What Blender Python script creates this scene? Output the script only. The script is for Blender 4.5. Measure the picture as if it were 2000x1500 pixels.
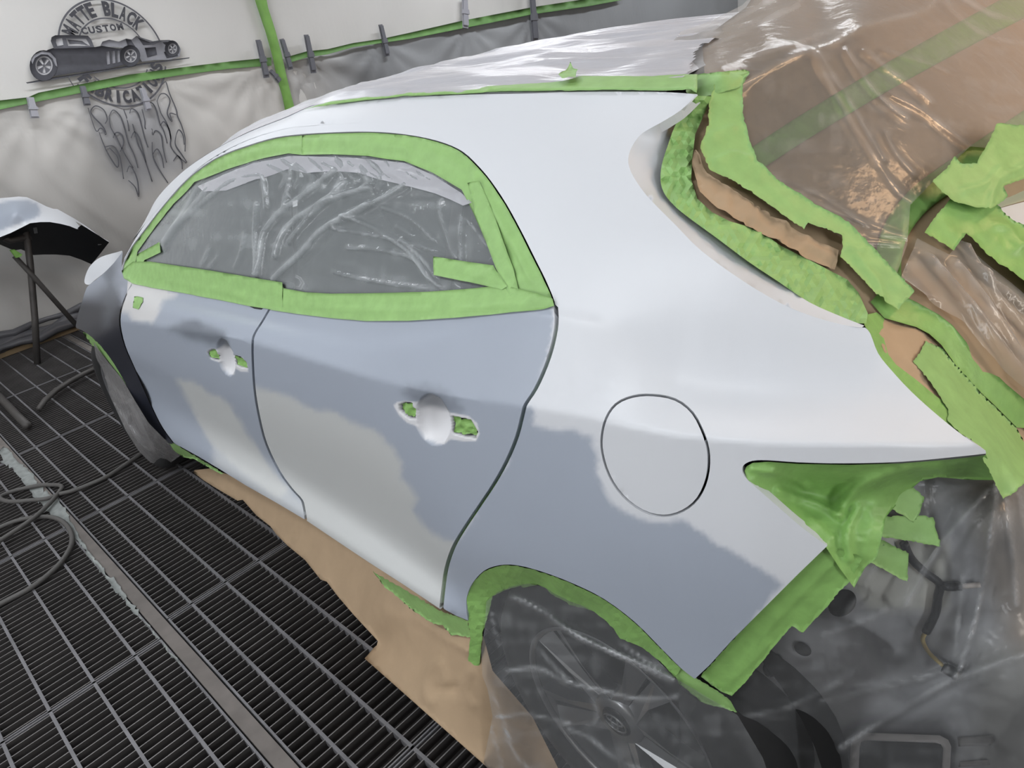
import bpy, bmesh, math, random
import numpy as np
from mathutils import Vector, Matrix
from mathutils.bvhtree import BVHTree
from mathutils.geometry import delaunay_2d_cdt
random.seed(7); RNG = np.random.default_rng(7)
for o in list(bpy.data.objects): bpy.data.objects.remove(o, do_unlink=True)
SC = bpy.context.scene
COL = SC.collection

# ------------------------------------------------------------------ camera
# x runs along the car towards its tail, y across the car away from the camera, z up; rear axle at x = 0
CAM = np.array([0.641746, -0.591853, 1.514776])
ROT = np.array([[0.710997, 0.683376, -0.165772], [0.204353, -0.426364, -0.881166], [-0.672847, 0.592631, -0.442793]])
FPX = 1397.7
cd = bpy.data.cameras.new('camera'); cam = bpy.data.objects.new('camera', cd); COL.objects.link(cam)
cd.sensor_width = 36; cd.lens = FPX / 2000 * 36; cd.clip_start = 0.02; cd.clip_end = 60
M = Matrix([list(ROT[0]), list(-ROT[1]), list(-ROT[2])]).transposed().to_4x4(); M.translation = Vector(CAM)
cam.matrix_world = M; SC.camera = cam

# ------------------------------------------------------------------ world, lights, exposure
SC.view_settings.view_transform = 'Standard'; SC.view_settings.look = 'None'
SC.view_settings.gamma = 1; SC.view_settings.use_curve_mapping = False
SC.view_settings.exposure = -0.42
w = bpy.data.worlds.new('world'); SC.world = w; w.use_nodes = True
w.node_tree.nodes['Background'].inputs[0].default_value = (0.80, 0.86, 1.0, 1)
w.node_tree.nodes['Background'].inputs[1].default_value = 0.05
CEIL = 3.1
# booth lamps in the ceiling: (x, y, length x, length y, watts, colour)
LAMPS = [(-4.2, 0.9, .3, 2.4, 60, (0.93, 0.96, 1)), (-4.2, 4.9, .3, 2.4, 66, (0.93, 0.96, 1)), (-4.2, 8.9, .3, 2.4, 70, (0.93, 0.96, 1)),  # last one on this line added to brighten the unlit far wall
         (-0.2, -1.5, 1.6, .32, 40, (0.93, 0.96, 1)), (-2.3, -1.5, 1.6, .32, 32, (0.93, 0.96, 1)),
         (-0.8, 1.0, 1.5, .32, 20, (0.93, 0.96, 1)), (-0.6, 3.4, 1.5, .32, 34, (0.93, 0.96, 1)),
         (1.7, 2.6, .32, 1.5, 58, (1.0, 0.62, 0.34))]
# fill lamps added on unseen walls to brighten the car's side and tail: (x, y, z, facing, width, height, watts, colour)
FILL_LAMPS = [(-0.6, -2.87, 1.75, 'y', .32, 1.5, 30, (0.93, 0.96, 1)), (-2.6, -2.87, 1.75, 'y', .32, 1.5, 26, (0.93, 0.96, 1)),
          (3.17, -0.9, 1.7, 'x', .32, 1.5, 44, (0.93, 0.96, 1)), (3.17, 1.6, 1.7, 'x', .32, 1.5, 50, (1.0, 0.90, 0.80))]
LAMP_OBJS = []
for (x, y, sx, sy, e, c) in LAMPS:
    ld = bpy.data.lights.new('tube_or_fill_light', 'AREA'); ld.shape = 'RECTANGLE'; ld.size = sx; ld.size_y = sy; ld.energy = e; ld.color = c
    lo = bpy.data.objects.new('tube_or_fill_light', ld); COL.objects.link(lo); lo.location = (0, 0, -.062); LAMP_OBJS.append(lo)

FILL_OBJS = []
for (x, y, z, f, sw, sh, e, c) in FILL_LAMPS:
    ld = bpy.data.lights.new('tube_or_fill_light', 'AREA'); ld.shape = 'RECTANGLE'; ld.size = sw; ld.size_y = sh; ld.energy = e; ld.color = c
    lo = bpy.data.objects.new('tube_or_fill_light', ld); COL.objects.link(lo); lo.location = (0, 0, -.062); FILL_OBJS.append(lo)

# ------------------------------------------------------------------ helpers
def lin(c):
    return tuple((v/255/12.92 if v/255 <= .04045 else ((v/255+.055)/1.055)**2.4) for v in c)
def rays(P):
    P = np.atleast_2d(np.asarray(P, float)); u = (P - [1000, 750]) / FPX
    v = np.c_[u, np.ones(len(u))] @ ROT
    return v / np.linalg.norm(v, axis=1, keepdims=True)
def on_plane(P, ax, val):
    d = rays(P); t = (val - CAM[ax]) / d[:, ax]
    return CAM + t[:, None] * d
def mat(name, col=(.5, .5, .5), rough=.5, metal=0., spec=.5, attr=False, bump=None, coat=0., noise=None, transl=0., emit=None):
    m = bpy.data.materials.new(name); m.use_nodes = True; nt = m.node_tree; b = nt.nodes['Principled BSDF']
    b.inputs['Base Color'].default_value = (*col[:3], 1); b.inputs['Roughness'].default_value = rough
    b.inputs['Metallic'].default_value = metal; b.inputs['Specular IOR Level'].default_value = spec; b.inputs['Coat Weight'].default_value = coat
    src = None
    if attr:
        a = nt.nodes.new('ShaderNodeAttribute'); a.attribute_name = 'Col'; src = a.outputs['Color']
    if noise:   # (scale, strength, distortion): colour variation
        g = nt.nodes.new('ShaderNodeNewGeometry'); n = nt.nodes.new('ShaderNodeTexNoise'); n.inputs['Scale'].default_value = noise[0]; n.inputs['Detail'].default_value = 6
        nt.links.new(g.outputs['Position'], n.inputs['Vector'])
        mr = nt.nodes.new('ShaderNodeMapRange'); mr.inputs[1].default_value = .25; mr.inputs[2].default_value = .75
        mr.inputs[3].default_value = 1 - noise[1]; mr.inputs[4].default_value = 1 + noise[1]
        nt.links.new(n.outputs['Fac'], mr.inputs[0])
        mx = nt.nodes.new('ShaderNodeMix'); mx.data_type = 'RGBA'; mx.blend_type = 'MULTIPLY'; mx.inputs[0].default_value = 1
        if src: nt.links.new(src, mx.inputs[6])
        else: mx.inputs[6].default_value = (*col[:3], 1)
        nt.links.new(mr.outputs[0], mx.inputs[7]); src = mx.outputs[2]
    if src: nt.links.new(src, b.inputs['Base Color'])
    if bump:    # list of (scale, strength, distance, stretch)
        prev = None
        for (sc, st, di, stx) in bump:
            g = nt.nodes.new('ShaderNodeNewGeometry'); mp = nt.nodes.new('ShaderNodeMapping'); mp.inputs['Scale'].default_value = stx
            n = nt.nodes.new('ShaderNodeTexNoise'); n.inputs['Scale'].default_value = sc; n.inputs['Detail'].default_value = 4
            bp = nt.nodes.new('ShaderNodeBump'); bp.inputs['Strength'].default_value = st; bp.inputs['Distance'].default_value = di
            nt.links.new(g.outputs['Position'], mp.inputs[0]); nt.links.new(mp.outputs[0], n.inputs['Vector']); nt.links.new(n.outputs['Fac'], bp.inputs['Height'])
            if prev: nt.links.new(prev.outputs[0], bp.inputs['Normal'])
            prev = bp
        nt.links.new(prev.outputs[0], b.inputs['Normal'])
    if transl:
        out = nt.nodes['Material Output']; t = nt.nodes.new('ShaderNodeBsdfTranslucent'); mx = nt.nodes.new('ShaderNodeMixShader'); mx.inputs[0].default_value = transl
        if src: nt.links.new(src, t.inputs[0])
        else: t.inputs[0].default_value = (*col[:3], 1)
        nt.links.new(b.outputs[0], mx.inputs[1]); nt.links.new(t.outputs[0], mx.inputs[2]); nt.links.new(mx.outputs[0], out.inputs[0])
    if emit:
        b.inputs['Emission Color'].default_value = (*emit[:3], 1); b.inputs['Emission Strength'].default_value = emit[3]
    return m
def film_mat(name, col, haze, rough=.16, bump=(), spec=.6):
    """thin polythene: part clear, part milky, with a sheen"""
    m = mat(name, col, rough, spec=spec, bump=bump or None); nt = m.node_tree; b = nt.nodes['Principled BSDF']; out = nt.nodes['Material Output']
    tr = nt.nodes.new('ShaderNodeBsdfTransparent'); mx = nt.nodes.new('ShaderNodeMixShader')
    fr = nt.nodes.new('ShaderNodeFresnel'); fr.inputs[0].default_value = 1.5
    if bump:
        for l in list(nt.links):
            if l.to_socket == b.inputs['Normal']: nt.links.new(l.from_socket, fr.inputs['Normal'])
    ad = nt.nodes.new('ShaderNodeMath'); ad.operation = 'ADD'; ad.use_clamp = True; ad.inputs[1].default_value = haze
    nt.links.new(fr.outputs[0], ad.inputs[0]); nt.links.new(ad.outputs[0], mx.inputs[0])
    hz = nt.nodes.new('ShaderNodeAttribute'); hz.attribute_name = 'Haze'; a2 = nt.nodes.new('ShaderNodeMath'); a2.operation = 'ADD'; a2.use_clamp = True   # gathered film is denser
    nt.links.new(ad.outputs[0], a2.inputs[0]); nt.links.new(hz.outputs['Fac'], a2.inputs[1]); nt.links.new(a2.outputs[0], mx.inputs[0])
    nt.links.new(tr.outputs[0], mx.inputs[1]); nt.links.new(b.outputs[0], mx.inputs[2]); nt.links.new(mx.outputs[0], out.inputs[0])
    return m
def new_mesh(name, V, F, cols=None, smooth=True):
    me = bpy.data.meshes.new(name); me.from_pydata([tuple(map(float, v)) for v in V], [], [tuple(int(i) for i in f) for f in F])
    if cols is not None:
        a = me.color_attributes.new('Col', 'FLOAT_COLOR', 'POINT')
        a.data.foreach_set('color', np.c_[np.asarray(cols, float), np.ones(len(cols))].astype(np.float32).ravel())
    if smooth is True: me.polygons.foreach_set('use_smooth', [True]*len(me.polygons))
    elif smooth is not False: me.polygons.foreach_set('use_smooth', list(smooth))
    me.update(); return me
def obj(name, me, material=None, parent=None):
    o = bpy.data.objects.new(name, me); COL.objects.link(o)
    if material: me.materials.append(material)
    if parent: o.parent = parent
    return o
def tag(o, label=None, cat=None, group=None, kind=None):
    if label: o['label'] = label
    if cat: o['category'] = cat
    if group: o['group'] = group
    if kind: o['kind'] = kind
    return o
def empty(name, loc=(0, 0, 0)):
    o = bpy.data.objects.new(name, None); COL.objects.link(o); o.location = loc; o.empty_display_size = .1; return o
class MB:
    def __init__(s): s.V = []; s.F = []; s.S = []
    def add(s, V, F, smooth=False):
        n = len(s.V); s.V += [tuple(v) for v in V]; s.F += [tuple(i+n for i in f) for f in F]; s.S += [smooth]*len(F)
    def box(s, a, b):
        x0, y0, z0 = a; x1, y1, z1 = b
        s.add([(x0,y0,z0),(x1,y0,z0),(x1,y1,z0),(x0,y1,z0),(x0,y0,z1),(x1,y0,z1),(x1,y1,z1),(x0,y1,z1)],
              [(0,3,2,1),(4,5,6,7),(0,1,5,4),(1,2,6,5),(2,3,7,6),(3,0,4,7)])
    def tube(s, pts, r, n=8, cap=True):
        P = [Vector(p) for p in pts]; rs = r if isinstance(r, (list, tuple)) else [r]*len(P)
        up = Vector((.31, .2, .93)); V = []; F = []
        for i, p in enumerate(P):
            t = (P[min(i+1, len(P)-1)] - P[max(i-1, 0)]).normalized(); a = t.cross(up).normalized(); b = t.cross(a)
            for k in range(n):
                th = 2*math.pi*k/n; V.append(p + (a*math.cos(th) + b*math.sin(th))*rs[i])
        for i in range(len(P)-1):
            for k in range(n): F.append((i*n+k, i*n+(k+1) % n, (i+1)*n+(k+1) % n, (i+1)*n+k))
        if cap: F.append(tuple(range(n))[::-1]); F.append(tuple((len(P)-1)*n+k for k in range(n)))
        s.add(V, F, True)
    def lathe(s, prof, n=40, c=(0, 0, 0)):   # profile (radius, y) around the y axis
        V = []; F = []
        for (r, y) in prof:
            for k in range(n): th = 2*math.pi*k/n; V.append((c[0]+r*math.cos(th), c[1]+y, c[2]+r*math.sin(th)))
        for i in range(len(prof)-1):
            for k in range(n): F.append((i*n+k, i*n+(k+1) % n, (i+1)*n+(k+1) % n, (i+1)*n+k))
        s.add(V, F, True)
    def prism(s, V0, d):    # polygon V0 (3-D) extruded by vector d
        n = len(V0); d = Vector(d); A = [Vector(v) for v in V0]
        s.add(A + [v+d for v in A], [tuple(range(n)), tuple(range(2*n-1, n-1, -1))] + [(i, n+i, n+(i+1) % n, (i+1) % n) for i in range(n)])
    def build(s, name, m, parent=None):
        return obj(name, new_mesh(name, s.V, s.F, smooth=s.S), m, parent)
def spline(P, k=6, closed=False):
    """Catmull-Rom through P"""
    P = np.asarray(P, float); n = len(P); out = []
    for i in range(n if closed else n-1):
        p0, p1, p2, p3 = (P[(i+j) % n] if closed else P[min(max(i+j, 0), n-1)] for j in (-1, 0, 1, 2))
        for t in np.arange(k)/k:
            out.append(.5*((2*p1) + (-p0+p2)*t + (2*p0-5*p1+4*p2-p3)*t*t + (-p0+3*p1-3*p2+p3)*t**3))
    if not closed: out.append(P[-1])
    return np.array(out)
def inside(P, poly):
    x, y = P[:, 0], P[:, 1]; r = np.zeros(len(P), bool); n = len(poly)
    for i in range(n):
        x0, y0 = poly[i]; x1, y1 = poly[(i+1) % n]
        if y0 == y1: continue
        r ^= ((y0 > y) != (y1 > y)) & (x < (x1-x0)*(y-y0)/(y1-y0)+x0)
    return r
def segdist(P, line, closed=False):
    line = np.asarray(line, float); d = np.full(len(P), 1e9); n = len(line)
    for i in range(n if closed else n-1):
        a, b = line[i], line[(i+1) % n]; ab = b-a; L = ab@ab + 1e-9
        t = np.clip(((P-a)@ab)/L, 0, 1); d = np.minimum(d, np.linalg.norm(P-(a+t[:, None]*ab), axis=1))
    return d
def sdf(P, poly):
    d = segdist(P, poly, True); return np.where(inside(P, poly), d, -d)
def vnoise(P, s, seed=0):
    """value noise in [-1, 1]"""
    q = P/s + seed*17.31; i = np.floor(q).astype(np.int64); f = q-i; f = f*f*(3-2*f)
    def h(a, b):
        v = np.sin(a*127.1 + b*311.7 + seed*74.7)*43758.5453; return (v-np.floor(v))*2-1
    a = h(i[:, 0], i[:, 1]); b = h(i[:, 0]+1, i[:, 1]); c = h(i[:, 0], i[:, 1]+1); d = h(i[:, 0]+1, i[:, 1]+1)
    return (a*(1-f[:, 0])+b*f[:, 0])*(1-f[:, 1]) + (c*(1-f[:, 0])+d*f[:, 0])*f[:, 1]
def sstep(x, a, b):
    t = np.clip((x-a)/(b-a), 0, 1); return t*t*(3-2*t)
def resample(poly, step):
    out = []; n = len(poly); poly = np.asarray(poly, float)
    for i in range(n):
        a, b = poly[i], poly[(i+1) % n]; k = max(1, int(round(np.linalg.norm(b-a)/step)))
        for j in range(k): out.append(a+(b-a)*j/k)
    return np.array(out)
def triangulate(poly, step, refine=(), holes=()):
    """fill a traced outline with triangles; returns points, triangles, number of rim points"""
    B = resample(poly, step); mn, mx = B.min(0), B.max(0)
    pts = []
    for (cx, cy, r, st) in [(None, 0, 0, step)] + list(refine):
        if cx is None: x0, y0, x1, y1 = mn[0], mn[1], mx[0], mx[1]
        else: x0, y0, x1, y1 = cx-r, cy-r, cx+r, cy+r
        ys = np.arange(y0, y1, st*.87)
        for k, y in enumerate(ys):
            xs = np.arange(x0 + (k % 2)*st/2, x1, st)
            g = np.c_[xs, np.full(len(xs), y)]
            if cx is None:
                for (rx, ry, rr, rs) in refine: g = g[np.hypot(g[:, 0]-rx, g[:, 1]-ry) > rr]
            else: g = g[np.hypot(g[:, 0]-cx, g[:, 1]-cy) <= r]
            pts.append(g)
    G = np.concatenate(pts) if pts else np.zeros((0, 2))
    if len(G):
        G = G[inside(G, poly)]; 
        md = .45*step if not refine else .3*min([step]+[r[3] for r in refine])
        if len(G): G = G[segdist(G, poly, True) > md]
        for hp in holes: G = G[~inside(G, hp)]; G = G[segdist(G, hp, True) > md]
    HB = [resample(hp, step*.7) for hp in holes]; loops = [B]+HB
    edges = []; n0 = 0
    for lp in loops: edges += [(n0+i, n0+(i+1) % len(lp)) for i in range(len(lp))]; n0 += len(lp)
    A = np.concatenate(loops+[G]); nb = n0
    V, E_, F, ov, oe, of = delaunay_2d_cdt([Vector(p) for p in A], edges, [], 0, 1e-5)
    V = np.array([(v[0], v[1]) for v in V]); F = np.array([f for f in F if len(f) == 3])
    cen = V[F].mean(1); keep = inside(cen, np.asarray(poly, float))
    for hp in holes: keep &= ~inside(cen, np.asarray(hp, float))
    F = F[keep]
    # rim index map
    rim = [None]*nb
    for i, o in enumerate(ov):
        for k in o:
            if k < nb: rim[k] = i
    rr = []; n0 = 0
    for lp in loops: rr.append([r for r in rim[n0:n0+len(lp)] if r is not None]); n0 += len(lp)
    # orientation: face the camera (image y is down, so reverse)
    a = V[F[:, 1]]-V[F[:, 0]]; b = V[F[:, 2]]-V[F[:, 0]]; s = a[:, 0]*b[:, 1]-a[:, 1]*b[:, 0]
    F[s > 0] = F[s > 0][:, ::-1]
    return V, F, rr

# ------------------------------------------------------------------ the car's skin as a loft of feature lines
XS = np.linspace(-3.45, .66, 165)
def feat(tab):
    t = np.array(tab, float); x = t[:, 0]
    def pch(v):   # monotone-ish cubic
        m = np.gradient(v, x); d = np.diff(v)/np.diff(x)
        for i in range(1, len(x)-1):
            m[i] = 0 if d[i-1]*d[i] <= 0 else np.sign(d[i])*min(abs(m[i]), 3*abs(d[i-1]), 3*abs(d[i]))
        i = np.clip(np.searchsorted(x, XS)-1, 0, len(x)-2); h = x[i+1]-x[i]; u = np.clip((XS-x[i])/h, 0, 1)
        return (2*u**3-3*u*u+1)*v[i] + (u**3-2*u*u+u)*h*m[i] + (-2*u**3+3*u*u)*v[i+1] + (u**3-u*u)*h*m[i+1]
    return np.c_[pch(t[:, 1]), pch(t[:, 2])]
TAPER = np.interp(XS, [-3.45, -3.1, -2.8, -2.5, .05, .15, .22, .30, .38, .45, .50, .55, .60, .66], [.34, .13, .04, 0, 0, .008, .02, .045, .085, .135, .185, .25, .34, .46])
def tp(F, k=1.): F = F.copy(); F[:, 0] += TAPER*k; return F
FE = [
 tp(feat([(-3.45,.16,.10),(-2.1,.10,.16),(-1,.10,.20),(-.4,.10,.20),(-.2,.09,.22),(.1,.07,.25),(.66,.08,.25)])),           # under fold
 tp(feat([(-3.45,.10,.26),(-2.1,.042,.317),(-1.64,.039,.345),(-1.06,.037,.366),(-.47,.037,.352),(-.25,.045,.40),(.1,.045,.45),(.66,.05,.45)])),
 tp(feat([(-3.45,.08,.32),(-2.1,.038,.37),(-1.6,.035,.398),(-1.06,.033,.418),(-.47,.033,.406),(-.25,.035,.45),(.1,.035,.50),(.66,.05,.50)])),   # flare crest
 tp(feat([(-3.45,.05,.45),(-2.1,.062,.48),(-1.5,.072,.485),(-.9,.074,.472),(-.47,.064,.455),(-.25,.03,.54),(.1,.028,.58),(.66,.04,.56)])),          # hollow above it
 tp(feat([(-3.45,.04,.52),(-2.1,.055,.60),(-1.5,.060,.60),(-.9,.062,.58),(-.47,.048,.58),(-.25,.016,.66),(0,.010,.715),(.15,.018,.69),(.66,.03,.66)])),
 tp(feat([(-3.45,.03,.62),(-2.64,.012,.72),(-2.1,.03,.72),(-1.5,.036,.74),(-.9,.035,.76),(-.47,.026,.78),(-.2,.010,.82),(.1,.003,.86),(.66,.012,.84)])),
 tp(feat([(-3.45,.05,.70),(-2.64,.02,.79),(-2.3,.024,.825),(-1.9,.022,.866),(-1.5,.017,.912),(-.9,.014,.972),(-.6,.012,.984),(-.37,.010,.993),(-.2,.006,1.01),(-.03,.004,1.035),(.12,.004,1.05),(.3,.004,1.05),(.4,.004,1.048),(.5,.006,1.03),(.66,.01,1.005)])),  # crease
 tp(feat([(-3.45,.11,.79),(-2.64,.055,.86),(-2.1,.055,.92),(-1.5,.043,.958),(-.9,.038,1.0),(-.68,.036,1.01),(-.45,.033,1.028),(-.16,.043,1.10),(.04,.056,1.150),(.2,.072,1.092),(.4,.074,1.078),(.66,.07,1.05)])),   # shoulder
 tp(feat([(-3.45,.22,.84),(-2.64,.13,.92),(-2.1,.10,.975),(-1.95,.098,.985),(-1.45,.086,.998),(-.9,.076,1.028),(-.45,.066,1.074),(-.2,.066,1.124),(0,.072,1.168),(.2,.104,1.168),(.4,.118,1.14),(.66,.15,1.09)])),   # belt
 tp(feat([(-3.45,.40,.86),(-2.64,.30,.95),(-2.1,.16,1.02),(-1.9,.15,1.06),(-1.66,.145,1.11),(-1.27,.14,1.17),(-.9,.15,1.21),(-.4,.155,1.22),(0,.15,1.25),(.2,.165,1.245),(.4,.19,1.20),(.66,.24,1.12)]), .8),
 tp(feat([(-3.45,.55,.87),(-2.64,.40,.96),(-2.15,.20,1.05),(-1.9,.195,1.13),(-1.66,.205,1.212),(-1.275,.22,1.327),(-.99,.24,1.373),(-.876,.25,1.379),(-.655,.255,1.378),(-.46,.258,1.364),(-.3,.255,1.345),(0,.235,1.325),(.2,.24,1.30),(.4,.26,1.24),(.66,.32,1.14)]), .6),   # top of glass
 tp(feat([(-3.45,.65,.875),(-2.64,.50,.965),(-2.2,.27,1.06),(-1.9,.255,1.195),(-1.65,.27,1.282),(-1.4,.285,1.344),(-1.2,.30,1.382),(-1.0,.315,1.410),(-.88,.33,1.428),(-.67,.33,1.425),(-.47,.33,1.421),(-.22,.33,1.410),(-.05,.33,1.401),(.1,.33,1.388),(.25,.34,1.355),(.45,.38,1.28),(.66,.44,1.17)]), .4),   # roof edge
 feat([(-3.45,.895,.88),(-2.64,.895,.97),(-2.3,.895,1.00),(-2.15,.895,1.06),(-1.9,.895,1.20),(-1.74,.895,1.29),(-1.5,.895,1.395),(-1.37,.895,1.418),(-1.08,.895,1.440),(-.8,.895,1.452),(-.66,.895,1.454),(-.4,.895,1.446),(-.15,.895,1.436),(.1,.895,1.425),(.25,.895,1.38),(.66,.895,1.20)]),
]
def loft_sections():
    FA = np.stack(FE, 1)                # stations x features x (y, z)
    rows = []; groups = [(0, 2), (2, 6), (6, 11), (11, 12)]; ks = [3, 6, 6, 12]
    cols = []
    for (a, b), k in zip(groups, ks):
        for i in range(a, b):
            p1, p2 = FA[:, i], FA[:, i+1]
            p0 = FA[:, i-1] if i > a else 2*p1-p2
            p3 = FA[:, i+2] if i+2 <= b else 2*p2-p1
            if (a, b) == (11, 12):      # roof panel bows up to the middle, level there
                for t in np.arange(k)/k:
                    yy = p1[:, 0]+(p2[:, 0]-p1[:, 0])*t; zz = p1[:, 1]+(p2[:, 1]-p1[:, 1])*(1-(1-t)**2); cols.append(np.c_[yy, zz])
                continue
            for t in np.arange(k)/k:
                cols.append(.5*((2*p1)+(-p0+p2)*t+(2*p0-5*p1+4*p2-p3)*t*t+(-p0+3*p1-3*p2+p3)*t**3))
    cols.append(FA[:, 12])
    S = np.stack(cols, 1)
    return np.concatenate([np.broadcast_to(XS[:, None, None], (*S.shape[:2], 1)), S], 2)
LOFT = loft_sections()
def grid_faces(n, m): return [(i*m+j, i*m+j+1, (i+1)*m+j+1, (i+1)*m+j) for i in range(n-1) for j in range(m-1)]
def grid_bvh(G):
    n, m = G.shape[:2]; return BVHTree.FromPolygons([tuple(map(float, v)) for v in G.reshape(-1, 3)], grid_faces(n, m))
BODY = grid_bvh(LOFT); ROOFB = grid_bvh(LOFT[XS <= .09])
# tailgate skin: profile in x-z, bowed forward towards its sides
TGP = spline([(.075, 1.435), (.12, 1.418), (.20, 1.345), (.30, 1.25), (.40, 1.15), (.46, 1.085), (.50, 1.02), (.525, .9), (.54, .75), (.55, .55), (.55, .25)], 6)
TGY = np.linspace(-.5, 3.2, 75)
def tg_bow(y): c = min(y-.895, 0)/.65; return -.12*np.minimum(c*c, 2.2)
TG = np.stack([np.c_[TGP[:, 0]+tg_bow(y), np.full(len(TGP), y), TGP[:, 1]-(.02+.045*np.clip((TGP[:, 1]-1.2)/.2, 0, 1))*min((min(y-.895, 0)/.65)**2, 2.)] for y in TGY], 0)
TAILG = grid_bvh(TG)
ORIGIN = Vector(CAM)
def cast(bvh, P):
    D = rays(P); T = np.full(len(D), np.nan); N = np.zeros((len(D), 3))
    for i, d in enumerate(D):
        h = bvh.ray_cast(ORIGIN, Vector(d))
        if h[0] is not None:
            n = h[1]
            if n.dot(Vector(d)) > 0: n = -n
            T[i] = h[3]; N[i] = n
    return D, T, N
class TPS:
    """smooth depth through anchors (px, py, where); where: 'b' body skin, 't' tailgate skin, 'y0.2', 'x0.5', 'z0.0'; a number added moves it away from the camera"""
    def __init__(s, anchors, reg=1e-4):
        A = []; T = []
        for a in anchors:
            px, py, k = a[:3]; add = a[3] if len(a) > 3 else 0
            if k == 'b': _, t, _ = cast(BODY, [(px, py)]); t = t[0]
            elif k == 't': _, t, _ = cast(TAILG, [(px, py)]); t = t[0]
            elif k[0] == 'T': t = float(k[1:])
            elif k == 'm': t = np.nanmin([cast(ROOFB, [(px, py)])[1][0], cast(TAILG, [(px, py)])[1][0]])
            else:
                ax = 'xyz'.index(k[0]); d = rays([(px, py)])[0]; t = (float(k[1:])-CAM[ax])/d[ax]
            if not np.isfinite(t) or t <= 0: continue
            A.append((px, py)); T.append(1/(t+add))
        s.A = np.array(A)/500; n = len(A); r = np.linalg.norm(s.A[:, None]-s.A[None], axis=2)
        K = np.where(r > 0, r*r*np.log(r+1e-12), 0) + reg*np.eye(n); Pm = np.c_[np.ones(n), s.A]
        L = np.block([[K, Pm], [Pm.T, np.zeros((3, 3))]]); s.w = np.linalg.solve(L + 1e-10*np.eye(n+3), np.r_[T, 0, 0, 0])
    def __call__(s, P):
        q = np.asarray(P)/500; r = np.linalg.norm(q[:, None]-s.A[None], axis=2); K = np.where(r > 0, r*r*np.log(r+1e-12), 0)
        v = np.c_[K, np.ones(len(q)), q]@s.w
        D = rays(P); return D, 1/np.maximum(v, .1), None
def depth_of(spec, P):
    """points and outward normals on a surface"""
    if spec == 'b': D, T, N = cast(BODY, P)
    elif spec == 't': D, T, N = cast(TAILG, P)
    elif spec == 'm':      # whichever comes first: roof and flank, or tailgate
        D, T, N = cast(ROOFB, P); _, T2, N2 = cast(TAILG, P); k = ~(T < T2); T[k] = T2[k]; N[k] = N2[k]
    elif isinstance(spec, str):
        ax = 'xyz'.index(spec[0]); D = rays(P); T = (float(spec[1:])-CAM[ax])/D[:, ax]; N = None
    else: D, T, N = spec(P)
    bad = ~np.isfinite(T)
    if bad.any() and (~bad).any():
        g = np.where(~bad)[0]
        for i in np.where(bad)[0]:
            j = g[np.argmin(np.linalg.norm(np.asarray(P)[g]-np.asarray(P)[i], axis=1))]; T[i] = T[j]
            if N is not None: N[i] = N[j]
    if N is None: N = -D
    return CAM+T[:, None]*D, N, D
def panel(name, poly, m, parent, step=9, flange=.012, colfn=None, dent=None, refine=(), spec='b', off=0., holes=(), rimcol=None):
    """a pressed steel panel cut from the skin along a traced outline, with a folded rim"""
    V, F, loops = triangulate(poly, step, refine, holes); P, N, D = depth_of(spec, V); P = P + N*off
    if dent is not None: P = P + np.array([0, 1., -.15])*dent(V)[:, None]
    C = colfn(V) if colfn else None
    VV = [P]; FF = [tuple(f) for f in F]; CC = [C]; sm = [True]*len(F); n = len(P)
    for R in loops:
        R = np.array(R); k = len(R); VV += [P[R]-N[R]*.0001, P[R]-N[R]*flange]
        if C is not None: CC += [C[R], C[R]]
        FF += [(n+i, n+k+i, n+k+(i+1) % k, n+(i+1) % k) for i in range(k)]; sm += [False]*k; n += 2*k
    return obj(name, new_mesh(name, np.concatenate(VV), FF, None if C is None else np.concatenate(CC), sm), m, parent)
def ridges(V, R):
    h = np.zeros(len(V))
    for (line, amp, wd) in R:
        line = spline(line, 5) if len(line) > 2 else np.asarray(line, float)
        d = segdist(V, line); h += amp*np.exp(-(d/wd)**2)
    return h
YMAX, ZLOW = 50., -1.
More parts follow.
